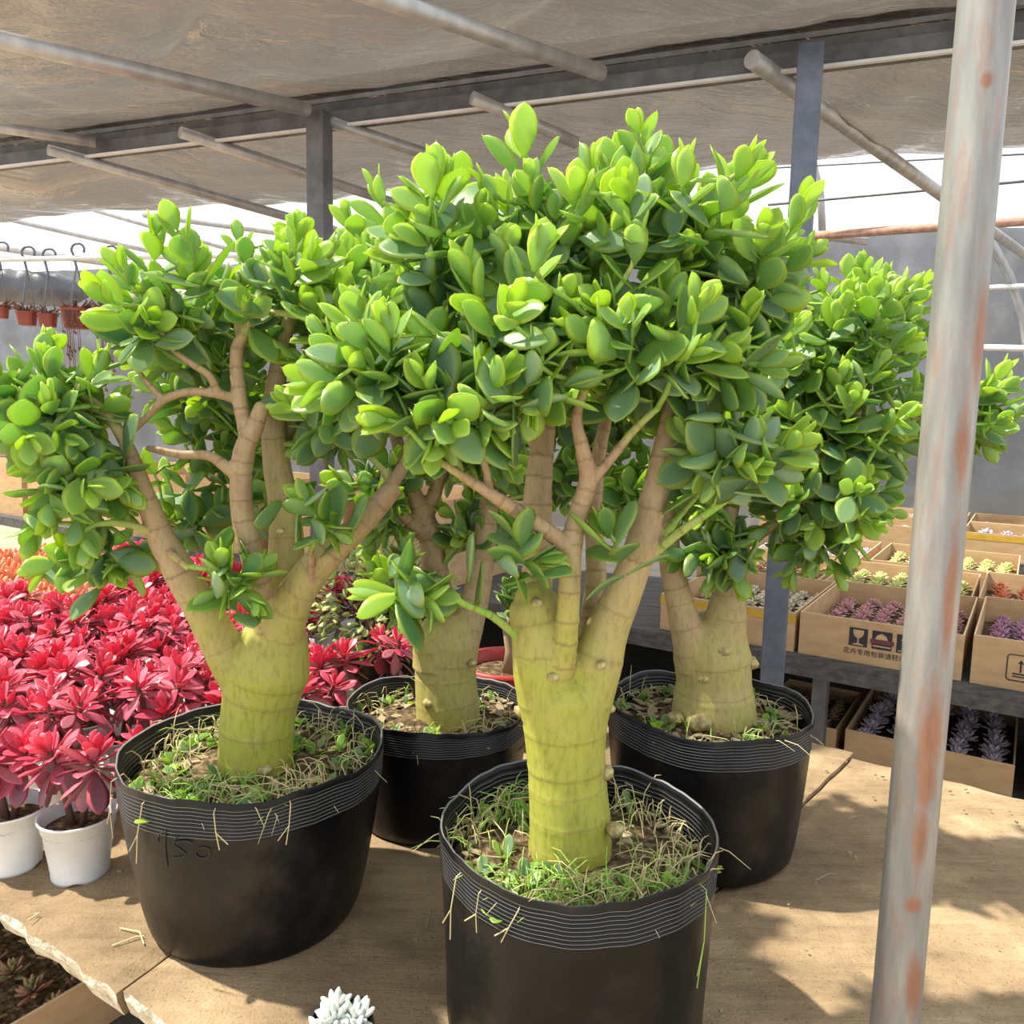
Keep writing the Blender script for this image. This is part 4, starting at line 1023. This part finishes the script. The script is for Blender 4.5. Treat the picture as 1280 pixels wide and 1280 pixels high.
def red_plant(seed, heads, n_leaf, L0, h0):
    rr = random.Random(seed)
    t = thing('red_succulent', 'crimson rosette succulent in a white plastic pot, one of the packed bed', 'succulent', (0, 0, 0), 0, 'crimson succulents packed on the bench')
    white_pot(t)
    kids = list(t.children)
    for hd in range(heads):
        an = seed + hd * 2 * PI / max(1, heads) + rr.uniform(-.4, .4)
        rad = 0.0 if heads == 1 else rr.uniform(.035, .07)
        top = V3((math.cos(an) * rad, math.sin(an) * rad, h0 * rr.uniform(.85, 1.12)))
        ax = (V3((top.x * 4, top.y * 4, 1)) + V3((rr.gauss(0, .22), rr.gauss(0, .22), 0))).normalized()
        q = MB(); q.tube([V3((top.x * .2, top.y * .2, .115)), V3((top.x * .5, top.y * .5, .115 + (top.z - .115) * .5)), top - ax * .01, top], [.009, .007, .006, .004], 7)
        kids.append(q.build('stem', M_RUBBLE, t, smooth=True))
        a = ax.orthogonal().normalized(); bb = ax.cross(a)
        for k in range(n_leaf):
            f = k / (n_leaf - 1)                       # 0 outermost, 1 heart
            th = math.radians(104 * (1 - f) ** .85 + 12) * rr.uniform(.85, 1.15) + (.5 if f < .22 else 0)
            ang = k * 2.39996 + rr.uniform(-.2, .2)
            rd = a * math.cos(ang) + bb * math.sin(ang)
            d = ax * math.cos(th) + rd * math.sin(th); n = ax * math.sin(th) - rd * math.cos(th)
            L_ = L0 * (1 - .50 * f) * rr.uniform(.85, 1.15)
            age = (1 - f) ** 1.9 * .95 + rr.uniform(-.06, .22)
            v = rr.choice(RED[min(4, max(0, int(age * 4.6)))])
            M_ = (frame_from(d, n) @ Matrix.Scale(L_, 3)).to_4x4(); M_.translation = top - ax * .05 * (1 - f) + rd * .004
            kids.append(obj('leaf', v['me'], t, M=M_))
    KIDS[t.name] = kids
    return t
protos = [red_plant(1, 2, 28, .098, .285), red_plant(2, 3, 20, .086, .30), red_plant(3, 3, 20, .082, .29), red_plant(4, 2, 28, .100, .31), red_plant(5, 3, 19, .090, .315)]
used = [False] * 5
spots = []
big = [(T.base, r_) for T, r_ in zip(TREES, (.25, .225, .23, .23))]
c1 = onz(85, 1112) + V3((-.005, .06, 0)); c2 = onz(193, 1106) + V3((.0, .058, 0)); c0 = onz(2, 1104) + V3((-.0, .06, 0))
c1 = V3((-.911, 1.611, 0)); c2 = V3((-.798, 1.727, 0)); c0 = V3((-1.072, 1.635, 0))
spots = [c1, c2, c0]
SHRUB = at(478, 770, 2.75); SHRUB.z = 0
ORANGES = []
rr = random.Random(5)
for i in range(40):
    for j in range(14):
        u_ = -4.45 + i * .178 + (j % 2) * .08 + rr.uniform(-.003, .003); v_ = .80 + j * .170 + rr.uniform(-.003, .003)
        if v_ > 2.44 or u_ > -1.12: continue
        P = uv(u_, v_)
        if any((P - q_).length < .166 for q_ in spots): continue
        if any((P - c_).length < r_ + .15 for c_, r_ in big): continue
        if (P - SHRUB).length < .33: continue
        x, y, z = proj(P + V3((0, 0, .27)))
        if x < -70 or x > 640 or P.y < 1.52 or y > 1100: continue
        if x < -5 and P.y < 2.0: continue
        if x > 500: continue
        if P.y > 3.05 and x < 155: ORANGES.append(P); continue
        spots.append(P)
for k, P in enumerate(spots):
    near = P.y < 2.7
    i = (0, 1, 3)[k] if k < 3 else (rr.choice((0, 1, 2, 2, 3, 4, 4)) if near else rr.choice((0, 3, 1)))
    if not used[i]: o = protos[i]; used[i] = True
    else: o = copy_tree(protos[i])
    o.location = P; o.rotation_euler = (0, 0, rr.uniform(0, 6.28)); s_ = rr.uniform(.91, .97) if k > 2 else .92; o.scale = (s_,) * 3
    o['label'] = 'crimson rosette succulent in a white plastic pot, one of the packed bed'
    if k < 3: o['label'] = ('crimson succulent whose whole white pot shows at the open bench edge', 'crimson succulent in a white pot pressed against the pot marked 150', 'crimson succulent in a white pot next to the fully visible white pot')[k]
print('red', len(spots), 'orange', len(ORANGES))
for i, u_ in enumerate(used):
    if not u_:
        for c in KIDS[protos[i].name]: bpy.data.objects.remove(c)
        bpy.data.objects.remove(protos[i])

# orange-pink upright ones at the far end of the bed
OSH = [(.30, .16, .1, .05), (.34, .18, .05, -.04), (.28, .16, .1, .1)]
ORA = leafset('leaf', [0.0, .5, .95], OSH, M_ORANGE, pw=1.2, rows=(0, .12, .3, .55, .8, .94, 1.0))
def orange_plant(seed):
    rr = random.Random(seed)
    t = thing('orange_succulent', 'coral-orange upright-leaved succulent in a white pot behind the crimson bed', 'succulent', (0, 0, 0), 0, 'coral-orange succulents behind the crimson bed')
    white_pot(t); kids = list(t.children)
    for k in range(20):
        f = k / 19; th = math.radians(36 * (1 - f) + 4); an = k * 2.4
        d = V3((math.cos(an) * math.sin(th), math.sin(an) * math.sin(th), math.cos(th))); n = V3((-math.cos(an) * math.cos(th), -math.sin(an) * math.cos(th), math.sin(th)))
        M_ = (frame_from(d, n) @ Matrix.Scale(rr.uniform(.12, .155), 3)).to_4x4(); M_.translation = V3((d.x * .02, d.y * .02, .135))
        kids.append(obj('leaf', rr.choice(rr.choice(ORA))['me'], t, M=M_))
    KIDS[t.name] = kids
    return t
if ORANGES:
    op = orange_plant(3)
    for k, P in enumerate(ORANGES):
        o = op if k == 0 else copy_tree(op)
        o.location = P; o.rotation_euler = (0, 0, k * 1.7); o.scale = (.95,) * 3

# ------------------------------------------------------------------ variegated shrub and red pot behind
VSH = [(.55, .08, .2, .05), (.6, .08, .1, -.1)]
VAR = leafset('leaf', [0.05, .3, .6, .9], VSH, M_VARI, rows=(0, .2, .5, .8, 1.0), seg=(-1, 0, 1))
t = thing('variegated_shrub', 'bushy shrub of small yellow-green leaves behind the stubby trunk', 'shrub', SHRUB)
q = MB(); q.lathe([(.001, .0), (.10, 0), (.13, .17), (.14, .17), (.14, .19), (.125, .19), (.12, .16), (.001, .16)], 32); q.build('pot', M_BLACKPOT, t, smooth=True)
VV, FF, CC, off = [], [], [], 0
rr = random.Random(12)
for k in range(9):
    an = k * 2.4; q = MB(); e = V3((math.cos(an) * .13, math.sin(an) * .13, .42 + .12 * rr.random()))
    q.tube([V3((math.cos(an) * .03, math.sin(an) * .03, .15)), e * .55 + V3((0, 0, .10)), e], [.008, .006, .003], 6); q.build('stem', M_RUBBLE, t)
for k in range(900):
    d = V3((rr.gauss(0, 1), rr.gauss(0, 1), rr.gauss(0, 1))).normalized(); r_ = rr.uniform(.5, 1) ** .5
    P = V3((d.x * .27 * r_, d.y * .24 * r_, .36 + d.z * .24 * r_))
    ld = (d + V3((rr.gauss(0, .5), rr.gauss(0, .5), rr.gauss(.2, .5)))).normalized()
    R_ = np.array(frame_from(ld, V3((rr.gauss(0, .4), rr.gauss(0, .4), 1)))) * rr.uniform(.028, .045)
    v = rr.choice(rr.choice(VAR)); VV.append(v['co'] @ R_.T + np.array(P)); CC.append(v['col']); FF += [tuple(i + off for i in f) for f in v['f']]; off += len(v['co'])
q = MB(); q.v = np.concatenate(VV).tolist(); q.f = FF; q.col = np.concatenate(CC)
tag(q.build('foliage', M_VARI, t, smooth=True), kind='stuff')

P = at(636, 850, 2.42); P.z = 0
t = thing('red_potted_plant', 'round red plastic pot with a grey stem behind the stubby-trunked tree', 'potted plant', P)
q = MB(); q.lathe([(.001, 0), (.115, 0), (.15, .21), (.158, .21), (.158, .235), (.145, .235), (.14, .19)], 44); q.build('pot', M_REDPOT, t, smooth=True)
q = MB(); q.lathe([(.001, .20), (.14, .195)], 30); q.build('soil', M_SOIL, t)
q = MB(); q.tube([(0, 0, .19), (.005, 0, .27), (-.01, .01, .34), (.02, 0, .42)], [.022, .018, .015, .008], 10); q.build('stem', M_LITTER, t, smooth=True)
rr = random.Random(3)
for k in range(26):
    th = rr.uniform(.3, 1.7); an = k * 2.4
    d = V3((math.cos(an) * math.sin(th), math.sin(an) * math.sin(th), math.cos(th))); n = V3((-math.cos(an) * math.cos(th), -math.sin(an) * math.cos(th), math.sin(th)))
    M_ = (frame_from(d, n) @ Matrix.Scale(rr.uniform(.07, .1), 3)).to_4x4(); M_.translation = V3((.015, 0, .40 + rr.uniform(-.06, .03)))
    obj('leaf', rr.choice(JADE[4])['me'], t, M=M_)

# ------------------------------------------------------------------ pale little succulent at the bench edge
PSH = [(.42, .26, .1, .1), (.46, .26, .1, .05)]
PALE = leafset('leaf', [0.1, .5, .9], PSH, M_PALE, pw=1.15, rows=(0, .15, .35, .6, .82, .95, 1.0))
P = onz(428, 1276, .075); P.z = 0.0
t = thing('pale_succulent', 'small powdery grey-white succulent in a little black pot at the bench edge', 'succulent', P, .35)
def sqw(a, r, z, j):
    k = (abs(math.cos(a)) ** 6 + abs(math.sin(a)) ** 6) ** (-1 / 6); return r * k, z
q = MB(); q.lathe([(.001, 0), (.030, 0), (.042, .066), (.046, .068), (.046, .074), (.041, .074), (.038, .06), (.001, .06)], 32, sqw); q.build('pot', M_BLACK, t)
q = MB(); q.lathe([(.001, .063), (.04, .062)], 24, sqw); q.build('soil', M_SOIL, t)
rr = random.Random(9)
for (cx, cy, cz, n, tilt) in ((-.014, .0, .078, 20, -.25), (.022, -.004, .074, 16, .35), (-.008, .02, .080, 14, 0), (-.034, -.012, .068, 9, -.7), (.008, -.026, .068, 8, .1)):
    ax = V3((math.sin(tilt), rr.uniform(-.25, .1), math.cos(tilt))).normalized(); a = ax.orthogonal().normalized(); bb = ax.cross(a)
    for k in range(n):
        f = k / (n - 1); th = math.radians(80 * (1 - f) + 8); an = k * 2.4
        rd = a * math.cos(an) + bb * math.sin(an); d = ax * math.cos(th) + rd * math.sin(th); nn = ax * math.sin(th) - rd * math.cos(th)
        M_ = (frame_from(d, nn) @ Matrix.Scale(rr.uniform(.024, .034), 3)).to_4x4(); M_.translation = V3((cx, cy, cz)) + rd * .002
        obj('leaf', rr.choice(rr.choice(PALE))['me'], t, M=M_)

# ------------------------------------------------------------------ far benches, cardboard boxes, little succulents
def far_bench(label, v0, v1, u0, u1, ztop, th=.075, shelf=None):
    t = thing('display_bench', label, 'bench', uv((u0 + u1) / 2, (v0 + v1) / 2, -.72)); base = V3(t.location)
    Rz = Matrix.Rotation(UA, 3, 'Z')
    n = 6
    for k in range(n):
        w_ = (v1 - v0) / n
        q = MB(); q.box(uv((u0 + u1) / 2, v0 + w_ * (k + .5), ztop - .0125) - base, (u1 - u0, w_ - .008, .025), Rz); q.build('plank', M_DARKWOOD, t)
    q = MB(); q.box(uv((u0 + u1) / 2, v0 + .02, ztop - .025 - (th - .025) / 2) - base, (u1 - u0, .04, th - .025), Rz); q.build('front_beam', M_DARKWOOD, t)
    k = u0 + .3
    while k < u1:
        for v_ in (v0 + .1, v1 - .1):
            q = MB(); q.box(uv(k, v_, (-.72 + ztop - th) / 2) - base, (.06, .06, ztop - th + .72 + .05), Rz); q.build('leg', M_DARKSTEEL, t)
        k += 1.9
    if shelf is not None:
        q = MB(); q.box(uv((u0 + u1) / 2, (v0 + v1) / 2 - .1, shelf - .02) - base, (u1 - u0, (v1 - v0) * .85, .04), Rz); q.build('lower_shelf', M_DARKWOOD, t)
    return t
ZB = -.02
far_bench('dark timber bench carrying the front rows of cardboard boxes', 3.50, 6.35, -8.6, 1.6, ZB, .08, -.50)
far_bench('distant timber bench carrying the sunlit boxes by the film wall', 6.9, 8.5, -2.0, 1.9, ZB, .08)

def carton(label, u0, u1, v0, v1, z0, h, tape=False, prints=None, group=None, flap=False):
    t = thing('cardboard_box', label, 'box', uv((u0 + u1) / 2, (v0 + v1) / 2, z0), UA, group)
    W_, D_ = u1 - u0, v1 - v0; tk = .007
    def panel(nm, c, size, m_=None):
        q = MB(); q.box(c, size); return q.build(nm, m_ or M_CARD, t, bevel=.0015)
    panel('bottom_panel', (0, 0, .004), (W_ - .002, D_ - .002, .006))
    pn = [panel('side_panel', (0, -D_ / 2 + tk / 2, h / 2), (W_, tk, h)), panel('side_panel', (0, D_ / 2 - tk / 2, h / 2), (W_, tk, h)),
          panel('side_panel', (-W_ / 2 + tk / 2, 0, h / 2), (tk, D_ - 2 * tk, h - .002)), panel('side_panel', (W_ / 2 - tk / 2, 0, h / 2), (tk, D_ - 2 * tk, h - .002))]
    for pk, (c, s_) in zip(pn, (((0, -D_ / 2 + tk / 2, h + .0008), (W_, tk * .9, .002)), ((0, D_ / 2 - tk / 2, h + .0008), (W_, tk * .9, .002)), ((-W_ / 2 + tk / 2, 0, h), (tk * .9, D_ - 2 * tk, .002)), ((W_ / 2 - tk / 2, 0, h), (tk * .9, D_ - 2 * tk, .002)))):
        q = MB(); q.box(c, s_); q.build('cut_edge', M_CARDIN, pk)
    if tape:
        q = MB(); q.box((0, -D_ / 2 - .0008, h * .84), (W_ + .004, .0016, h * .2)); q.build('tape', M_TAPE, pn[0])
    if prints: prints(pn[0], W_, D_, h)
    return t
def flat(t, nm, x0, x1, z0, z1, y, m_=M_INK):
    q = MB(); q.box(((x0 + x1) / 2, y, (z0 + z1) / 2), (x1 - x0, .0012, z1 - z0)); return q.build(nm, m_, t)
def poly(t, nm, pts, y, m_):
    q = MB(); n = len(pts)
    q.add([(x, y, z) for x, z in pts] + [(x, y + .0012, z) for x, z in pts], [tuple(range(n)), tuple(range(2 * n - 1, n - 1, -1))] + [(k, k + n, (k + 1) % n + n, (k + 1) % n) for k in range(n)])
    return q.build(nm, m_, t)
def text(t, nm, s_, x, z, size, y, m_=M_INK):
    c = bpy.data.curves.new(nm, 'FONT'); c.body = s_; c.size = size; c.extrude = .0006; c.resolution_u = 3
    o = bpy.data.objects.new('tmp', c); COL.objects.link(o)
    dg = bpy.context.evaluated_depsgraph_get(); dg.update()
    me = bpy.data.meshes.new_from_object(o.evaluated_get(dg)); bpy.data.objects.remove(o)
    me.materials.clear(); me.materials.append(m_)
    ob = obj(nm, me, t); ob.location = (x, y, z); ob.rotation_euler = (PI / 2, 0, 0)
    return ob
def prints_main(t, W_, D_, h):
    y = -D_ / 2 - .0008; x0 = -W_ / 2 + .205; s_ = .073; z0 = h * .40; z1 = z0 + .078; gp = .017
    flat(t, 'printed_panel', x0, x0 + s_, z0, z1, y); c = x0 + s_ / 2
    y2 = y - .0010
    gl = [(c - .021, z1 - .008), (c + .021, z1 - .008), (c + .020, z1 - .026), (c + .013, z1 - .038), (c + .003, z1 - .043), (c + .003, z0 + .014), (c + .022, z0 + .008), (c + .022, z0 + .005), (c - .022, z0 + .005), (c - .022, z0 + .008), (c - .003, z0 + .014), (c - .003, z1 - .043), (c - .013, z1 - .038), (c - .020, z1 - .026)]
    poly(t, 'printed_glass', gl[::-1][::-1], y2, M_CARD)
    x1_ = x0 + s_ + gp; flat(t, 'printed_panel', x1_, x1_ + s_ + .004, z0, z1, y); c = x1_ + s_ / 2
    poly(t, 'printed_hand', [(c - .030, z0 + .030), (c - .018, z0 + .058), (c, z1 - .010), (c + .018, z0 + .058), (c + .030, z0 + .030)], y2, M_CARD)
    flat(t, 'printed_stripe', x1_ - .006, x1_ + s_ + .012, z0 + .022, z0 + .042, y2 - .001, plain('maroon_smudge', (0.16, 0.05, 0.06)))
    flat(t, 'printed_stripe', x1_ + .004, x1_ + s_, z0 + .010, z0 + .016, y2, M_CARD)
    x2_ = x1_ + s_ + gp + .004; flat(t, 'printed_panel', x2_, x2_ + s_, z0, z1, y); c = x2_ + s_ * .34
    for cc in (c, c + .026):
        poly(t, 'printed_arrow', [(cc - .003, z0 + .016), (cc - .003, z1 - .026), (cc - .009, z1 - .026), (cc, z1 - .008), (cc + .009, z1 - .026), (cc + .003, z1 - .026), (cc + .003, z0 + .016)], y2, M_CARD)
    flat(t, 'printed_stripe', x2_ + .006, x2_ + s_ - .006, z0 + .006, z0 + .010, y2, M_CARD)
    text(t, 'printed_words', '花卉专用包装请轻拿轻放', x0 - .02, z0 - .034, .027, y)
def prints_code(t, W_, D_, h):
    text(t, 'printed_code', 'H037', W_ / 2 - .085, h * .28, .017, -D_ / 2 - .0008, plain('faded_ink', (.25, .15, .08)))
def prints_updown(t, W_, D_, h):
    y = -D_ / 2 - .0008; x0 = -W_ / 2 + .12; z0, z1 = h * .20, h * .72; k = .004; x1 = x0 + .16
    q = MB()
    r_ = .012
    pts = []
    for (cx, cz, a0) in ((x1 - r_, z1 - r_, 0), (x0 + r_, z1 - r_, 90), (x0 + r_, z0 + r_, 180), (x1 - r_, z0 + r_, 270)):
        for j in range(5):
            an = math.radians(a0 + j * 22.5); pts.append((cx + r_ * math.cos(an), cz + r_ * math.sin(an)))
    pts.append(pts[0]); q.tube([V3((x, y, z)) for x, z in pts], .0024, 4); q.build('printed_frame', M_INK, t)
    for cc in (x0 + .045, x0 + .085, x0 + .125):
        poly(t, 'printed_arrow', [(cc - .003, z0 + .034), (cc - .003, z1 - .034), (cc - .011, z1 - .034), (cc, z1 - .018), (cc + .011, z1 - .034), (cc + .003, z1 - .034), (cc + .003, z0 + .034)], y, M_INK)
    flat(t, 'printed_stripe', x0 + .02, x1 - .01, z0 + .024, z0 + .030, y); flat(t, 'printed_stripe', x0 + .02, x1 - .01, z0 + .014, z0 + .019, y)

def head_mesh(name, m_, n, R0, upright=0.5, seed=0, wide=.5):
    """one little rosette head"""
    rr = random.Random(seed)
    rows = [leaf_mesh('petal', 1, wide, .2, .1, .12, a, rr.random(), m_, rows=(0, .25, .6, .9, 1.0), seg=(-1, 0, 1)) for a in (.0, .5, 1)]
    VV, FF, CC, off = [], [], [], 0
    for k in range(n):
        f = k / (n - 1); th = math.radians((95 - 40 * upright) * (1 - f) ** .8 + 6); an = k * 2.4
        d = V3((math.cos(an) * math.sin(th), math.sin(an) * math.sin(th), math.cos(th))); nn = V3((-math.cos(an) * math.cos(th), -math.sin(an) * math.cos(th), math.sin(th)))
        R_ = np.array(frame_from(d, nn)) * R0 * (1 - .45 * f) * rr.uniform(.9, 1.1); v = rows[0 if f > .65 else (1 if f > .3 else 2)]
        VV.append(v['co'] @ R_.T + np.array((0, 0, R0 * .25 * f + R0 * .22))); CC.append(v['col']); FF += [tuple(i + off for i in q_) for q_ in v['f']]; off += len(v['co'])
    q = MB(); q.v = np.concatenate(VV).tolist(); q.f = FF; q.col = np.concatenate(CC)
    return q.mesh(name, m_, True)
HEADS = {k: [head_mesh('small_succulent', m_, n, R0, up_, s_, wd) for s_ in (1, 2)] for k, (m_, n, R0, up_, wd) in dict(
    pink=(M_PINKHEAD, 30, .052, .2, .42), purple=(M_PURPLEHEAD, 30, .052, .2, .42), cream=(M_WHITEHEAD, 22, .038, .0, .6), red=(M_REDHEAD, 16, .075, .5, .42),
    lime=(M_LIMEHEAD, 18, .055, .3, .6), lilac=(M_LILACHEAD, 20, .065, .2, .6), green=(M_GREENHEAD, 22, .06, .3, .4)).items()}
HEAD_R = dict(pink=.052, purple=.052, cream=.038, red=.075, lime=.055, lilac=.065, green=.06)
def fill(kind, u0, u1, v0, v1, z, step, label, group, seed=0, jit=.2):
    rr = random.Random(seed); n = 0
    R_h = HEAD_R[kind]; k0 = min(1.45, step / (1.9 * R_h)); ins = max(0, R_h * k0 * 1.1 - .03 - step * .5 + jit * step * .5)
    u0, u1, v0, v1 = u0 + ins, u1 - ins, v0 + ins * .6, v1 - ins; jit *= .5
    nu, nv = max(1, round((u1 - u0) / step)), max(1, round((v1 - v0) / step))
    for j in range(nv):
        for i in range(nu):
            P = uv(u0 + (i + .5) * (u1 - u0) / nu + rr.uniform(-jit, jit) * step, v0 + (j + .5) * (v1 - v0) / nv + rr.uniform(-jit, jit) * step, z)
            x, y, d_ = proj(P)
            if x < -40 or x > 1330 or y > 1300: continue
            o = obj('small_succulent', rr.choice(HEADS[kind])); o.location = P; o.rotation_euler = (rr.uniform(-.2, .2), rr.uniform(-.2, .2), rr.uniform(0, 6.28)); k = rr.uniform(.86, 1.04) * k0; o.scale = (k,) * 3
            tag(o, label, 'succulent', group); n += 1
    return n
def bed(t, u0, u1, v0, v1, h):
    q = MB(); q.box((0, 0, .007 + h / 2), (u1 - u0 - .014, v1 - v0 - .014, h)); q.build('soil', M_SOIL, t)
HB = .185
rowsA = [(3.57, 4.42), (4.46, 5.30), (5.34, 6.18)]
def box_with(label, kind, plural, u0, u1, v0, v1, h, step, vis, seed, **kw):
    bed(carton(label, u0, u1, v0, v1, ZB, h, **kw), u0, u1, v0, v1, h * .35)
    fill(kind, u0 + .03, u1 - .03, v0 + (v1 - v0) * vis, v1 - .03, ZB + h * .35 + .012, step, 'one of the ' + plural, plural, seed)
box_with('cardboard box printed with fragile symbols and a line of words, full of pink rosettes', 'pink', 'pink rosette heads in the box with fragile symbols', -.80, -.17, *rowsA[0], HB, .098, .40, 1, prints=prints_main)
box_with('yellow-taped cardboard box of cream succulents beside the fragile-symbol box', 'cream', 'cream bobble succulents in the yellow-taped box', -1.45, -.82, *rowsA[0], HB - .01, .085, .45, 2, tape=True, prints=prints_code)
box_with('cardboard box printed with three up arrows in a frame, holding purple rosettes', 'purple', 'purple rosette heads in the up-arrow box', -.14, .49, *rowsA[0], HB + .01, .10, .40, 3, prints=prints_updown)
box_with('cardboard box with a few red and yellow rosettes behind the fragile-symbol box', 'lime', 'yellow rosettes in the box behind the fragile-symbol box', -.90, -.20, *rowsA[1], HB - .03, .11, .35, 4)
box_with('cardboard box of spiky red succulents behind the up-arrow box', 'red', 'spiky red succulents behind the up-arrow box', -.17, .55, *rowsA[1], HB - .01, .12, .30, 5)
box_with('cardboard box of green succulents behind the yellow-taped box', 'green', 'green succulents behind the yellow-taped box', -1.60, -.93, *rowsA[1], HB - .03, .10, .4, 6)
box_with('plain sunlit box of lime succulents in the third row, over the fragile-symbol box', 'lime', 'lime succulents in the third-row box', -.80, -.02, *rowsA[2], HB - .02, .11, .4, 7)
box_with('plain sunlit box of lime succulents at the end of the third row', 'lime', 'lime succulents in the end box of the third row', .02, .80, *rowsA[2], HB - .02, .11, .4, 8)
box_with('plain third-row box half hidden by the dark-crowned tree', 'lilac', 'lilac succulents in the half-hidden third-row box', -1.65, -.86, *rowsA[2], HB - .02, .11, .4, 9)
rowsB = [(6.95, 7.70), (7.74, 8.48)]
names = ['pale lilac', 'dusty lilac', 'cream', 'whitish']
kk = 0
for j, (v0, v1) in enumerate(rowsB):
    for i in range(5):
        u0 = -1.95 + i * .77; u1 = u0 + .73
        x, y, d_ = proj(uv((u0 + u1) / 2, v0, .1))
        if x < 940 or x > 1420: continue
        kk += 1
        wh = ['by the far aisle', 'in the middle of the distant bench', 'against the film wall'][j]
        kd = ('lilac', 'cream')[(i + j) % 2]
        nm = ['first', 'second', 'third', 'fourth', 'fifth'][i]
        box_with(f'{nm} box of the row {wh}, holding {kd} succulents', kd, f'{kd} succulents in the {nm} box {wh}', u0, u1, v0, v1, .2, .18 if kd == 'lilac' else .16, .6, 20 + kk, tape=(i % 2 == 0))
for i in range(7):                                    # boxes glimpsed behind the sparse tree
    u0 = -8.3 + i * .8; kk += 1
    nm = ['first', 'second', 'third', 'fourth', 'fifth', 'sixth', 'last'][i]
    carton(f'tall plain box behind the crimson bed, {nm} of its row', u0, u0 + .7, 3.6, 4.4, ZB, .52)
# boxes on the low shelf
ZS = -.50
bed(carton('low box of dusky purple succulents on the shelf under the boxes', -.60, .04, 3.68, 4.43, ZS, .14), -.60, .04, 3.68, 4.43, .05)
fill('lilac', -.57, .01, 3.71, 4.40, ZS + .075, .125, 'dusky lilac rosette in the low box on the shelf', 'dusky lilac rosettes in the low shelf box', 31)
bed(carton('narrow low box of dark succulents on the shelf beside the dusky purple ones', -1.0, -.64, 3.70, 4.30, ZS, .12), -1.0, -.64, 3.70, 4.30, .05)
fill('green', -.97, -.67, 3.73, 4.27, ZS + .075, .075, 'dark little rosette in the narrow low box', 'dark rosettes in the narrow low box', 33)
carton('open low box of mint-green succulents at the end of the shelf', .10, .70, 3.68, 4.43, ZS, .14)
fill('green', .13, .67, 3.71, 4.20, ZS + .03, .13, 'mint-green rosette at the end of the shelf', 'mint-green rosettes in the end shelf box', 34)

# box under the stone bench
P = onz(62, 1254, -.415)
u_, v_ = P.dot(UX) - .27, P.dot(VX) - .05
t = thing('plank_stand', 'low plank stand under the stone bench', 'stand', uv(u_, v_, -.72), UA)
q = MB(); q.box((0, 0, .14), (1.2, .7, .03)); q.build('top_board', M_DARKWOOD, t)
for a in (-.55, .55):
    for c in (-.3, .3):
        q = MB(); q.box((a, c, .0625), (.05, .05, .125)); q.build('leg', M_DARKWOOD, t)
bed(carton('open cardboard box of red-tipped green rosettes under the stone bench', u_ - .36, u_ + .27, v_ - .20, v_ + .28, -.565, .15), u_ - .36, u_ + .27, v_ - .20, v_ + .28, .05)
fill('green', u_ - .34, u_ + .25, v_ - .18, v_ + .26, -.50, .10, 'red-tipped green rosette in the box under the stone bench', 'red-tipped rosettes under the stone bench', 41)

# ------------------------------------------------------------------ crumbs and straws on the slabs
rr = random.Random(77); q = MB()
for k in range(260):
    P = uv(rr.uniform(-1.9, .4), rr.uniform(.75, 2.45), .0045)
    if any((P - c_).xy.length < r_ for c_, r_ in big): continue
    s_ = rr.uniform(.0015, .005); an = rr.uniform(0, 6.28)
    q.box(P, (s_ * 2, s_, s_), Matrix.Rotation(an, 3, 'Z'))
tag(q.build('crumbs', M_LITTER), 'scattered grit and soil crumbs on the concrete slabs', 'grit', kind='stuff')
LST = 'thin dry straw lying on the sandy slab'
for k, (x, y, dx, dy) in enumerate(((150, 1160, 30, 20), (180, 1170, -40, 12), (35, 1150, 8, -8), (1105, 1035, 25, 12), (1080, 1020, -20, 4), (530, 1120, 3, 40), (1020, 1100, 25, -8))):
    a_, b_ = onz(x, y, .006), onz(x + dx, y + dy, .006)
    q = MB(); md = (a_ + b_) / 2 + V3((.01, .01, .002)); q.tube([V3((0, 0, 0)), md - a_, b_ - a_], .0013, 5)
    o = q.build('straw', M_STRAW if k < 3 else M_LITTER); o.location = a_
    tag(o, LST, 'straw', 'straws lying on the slabs')
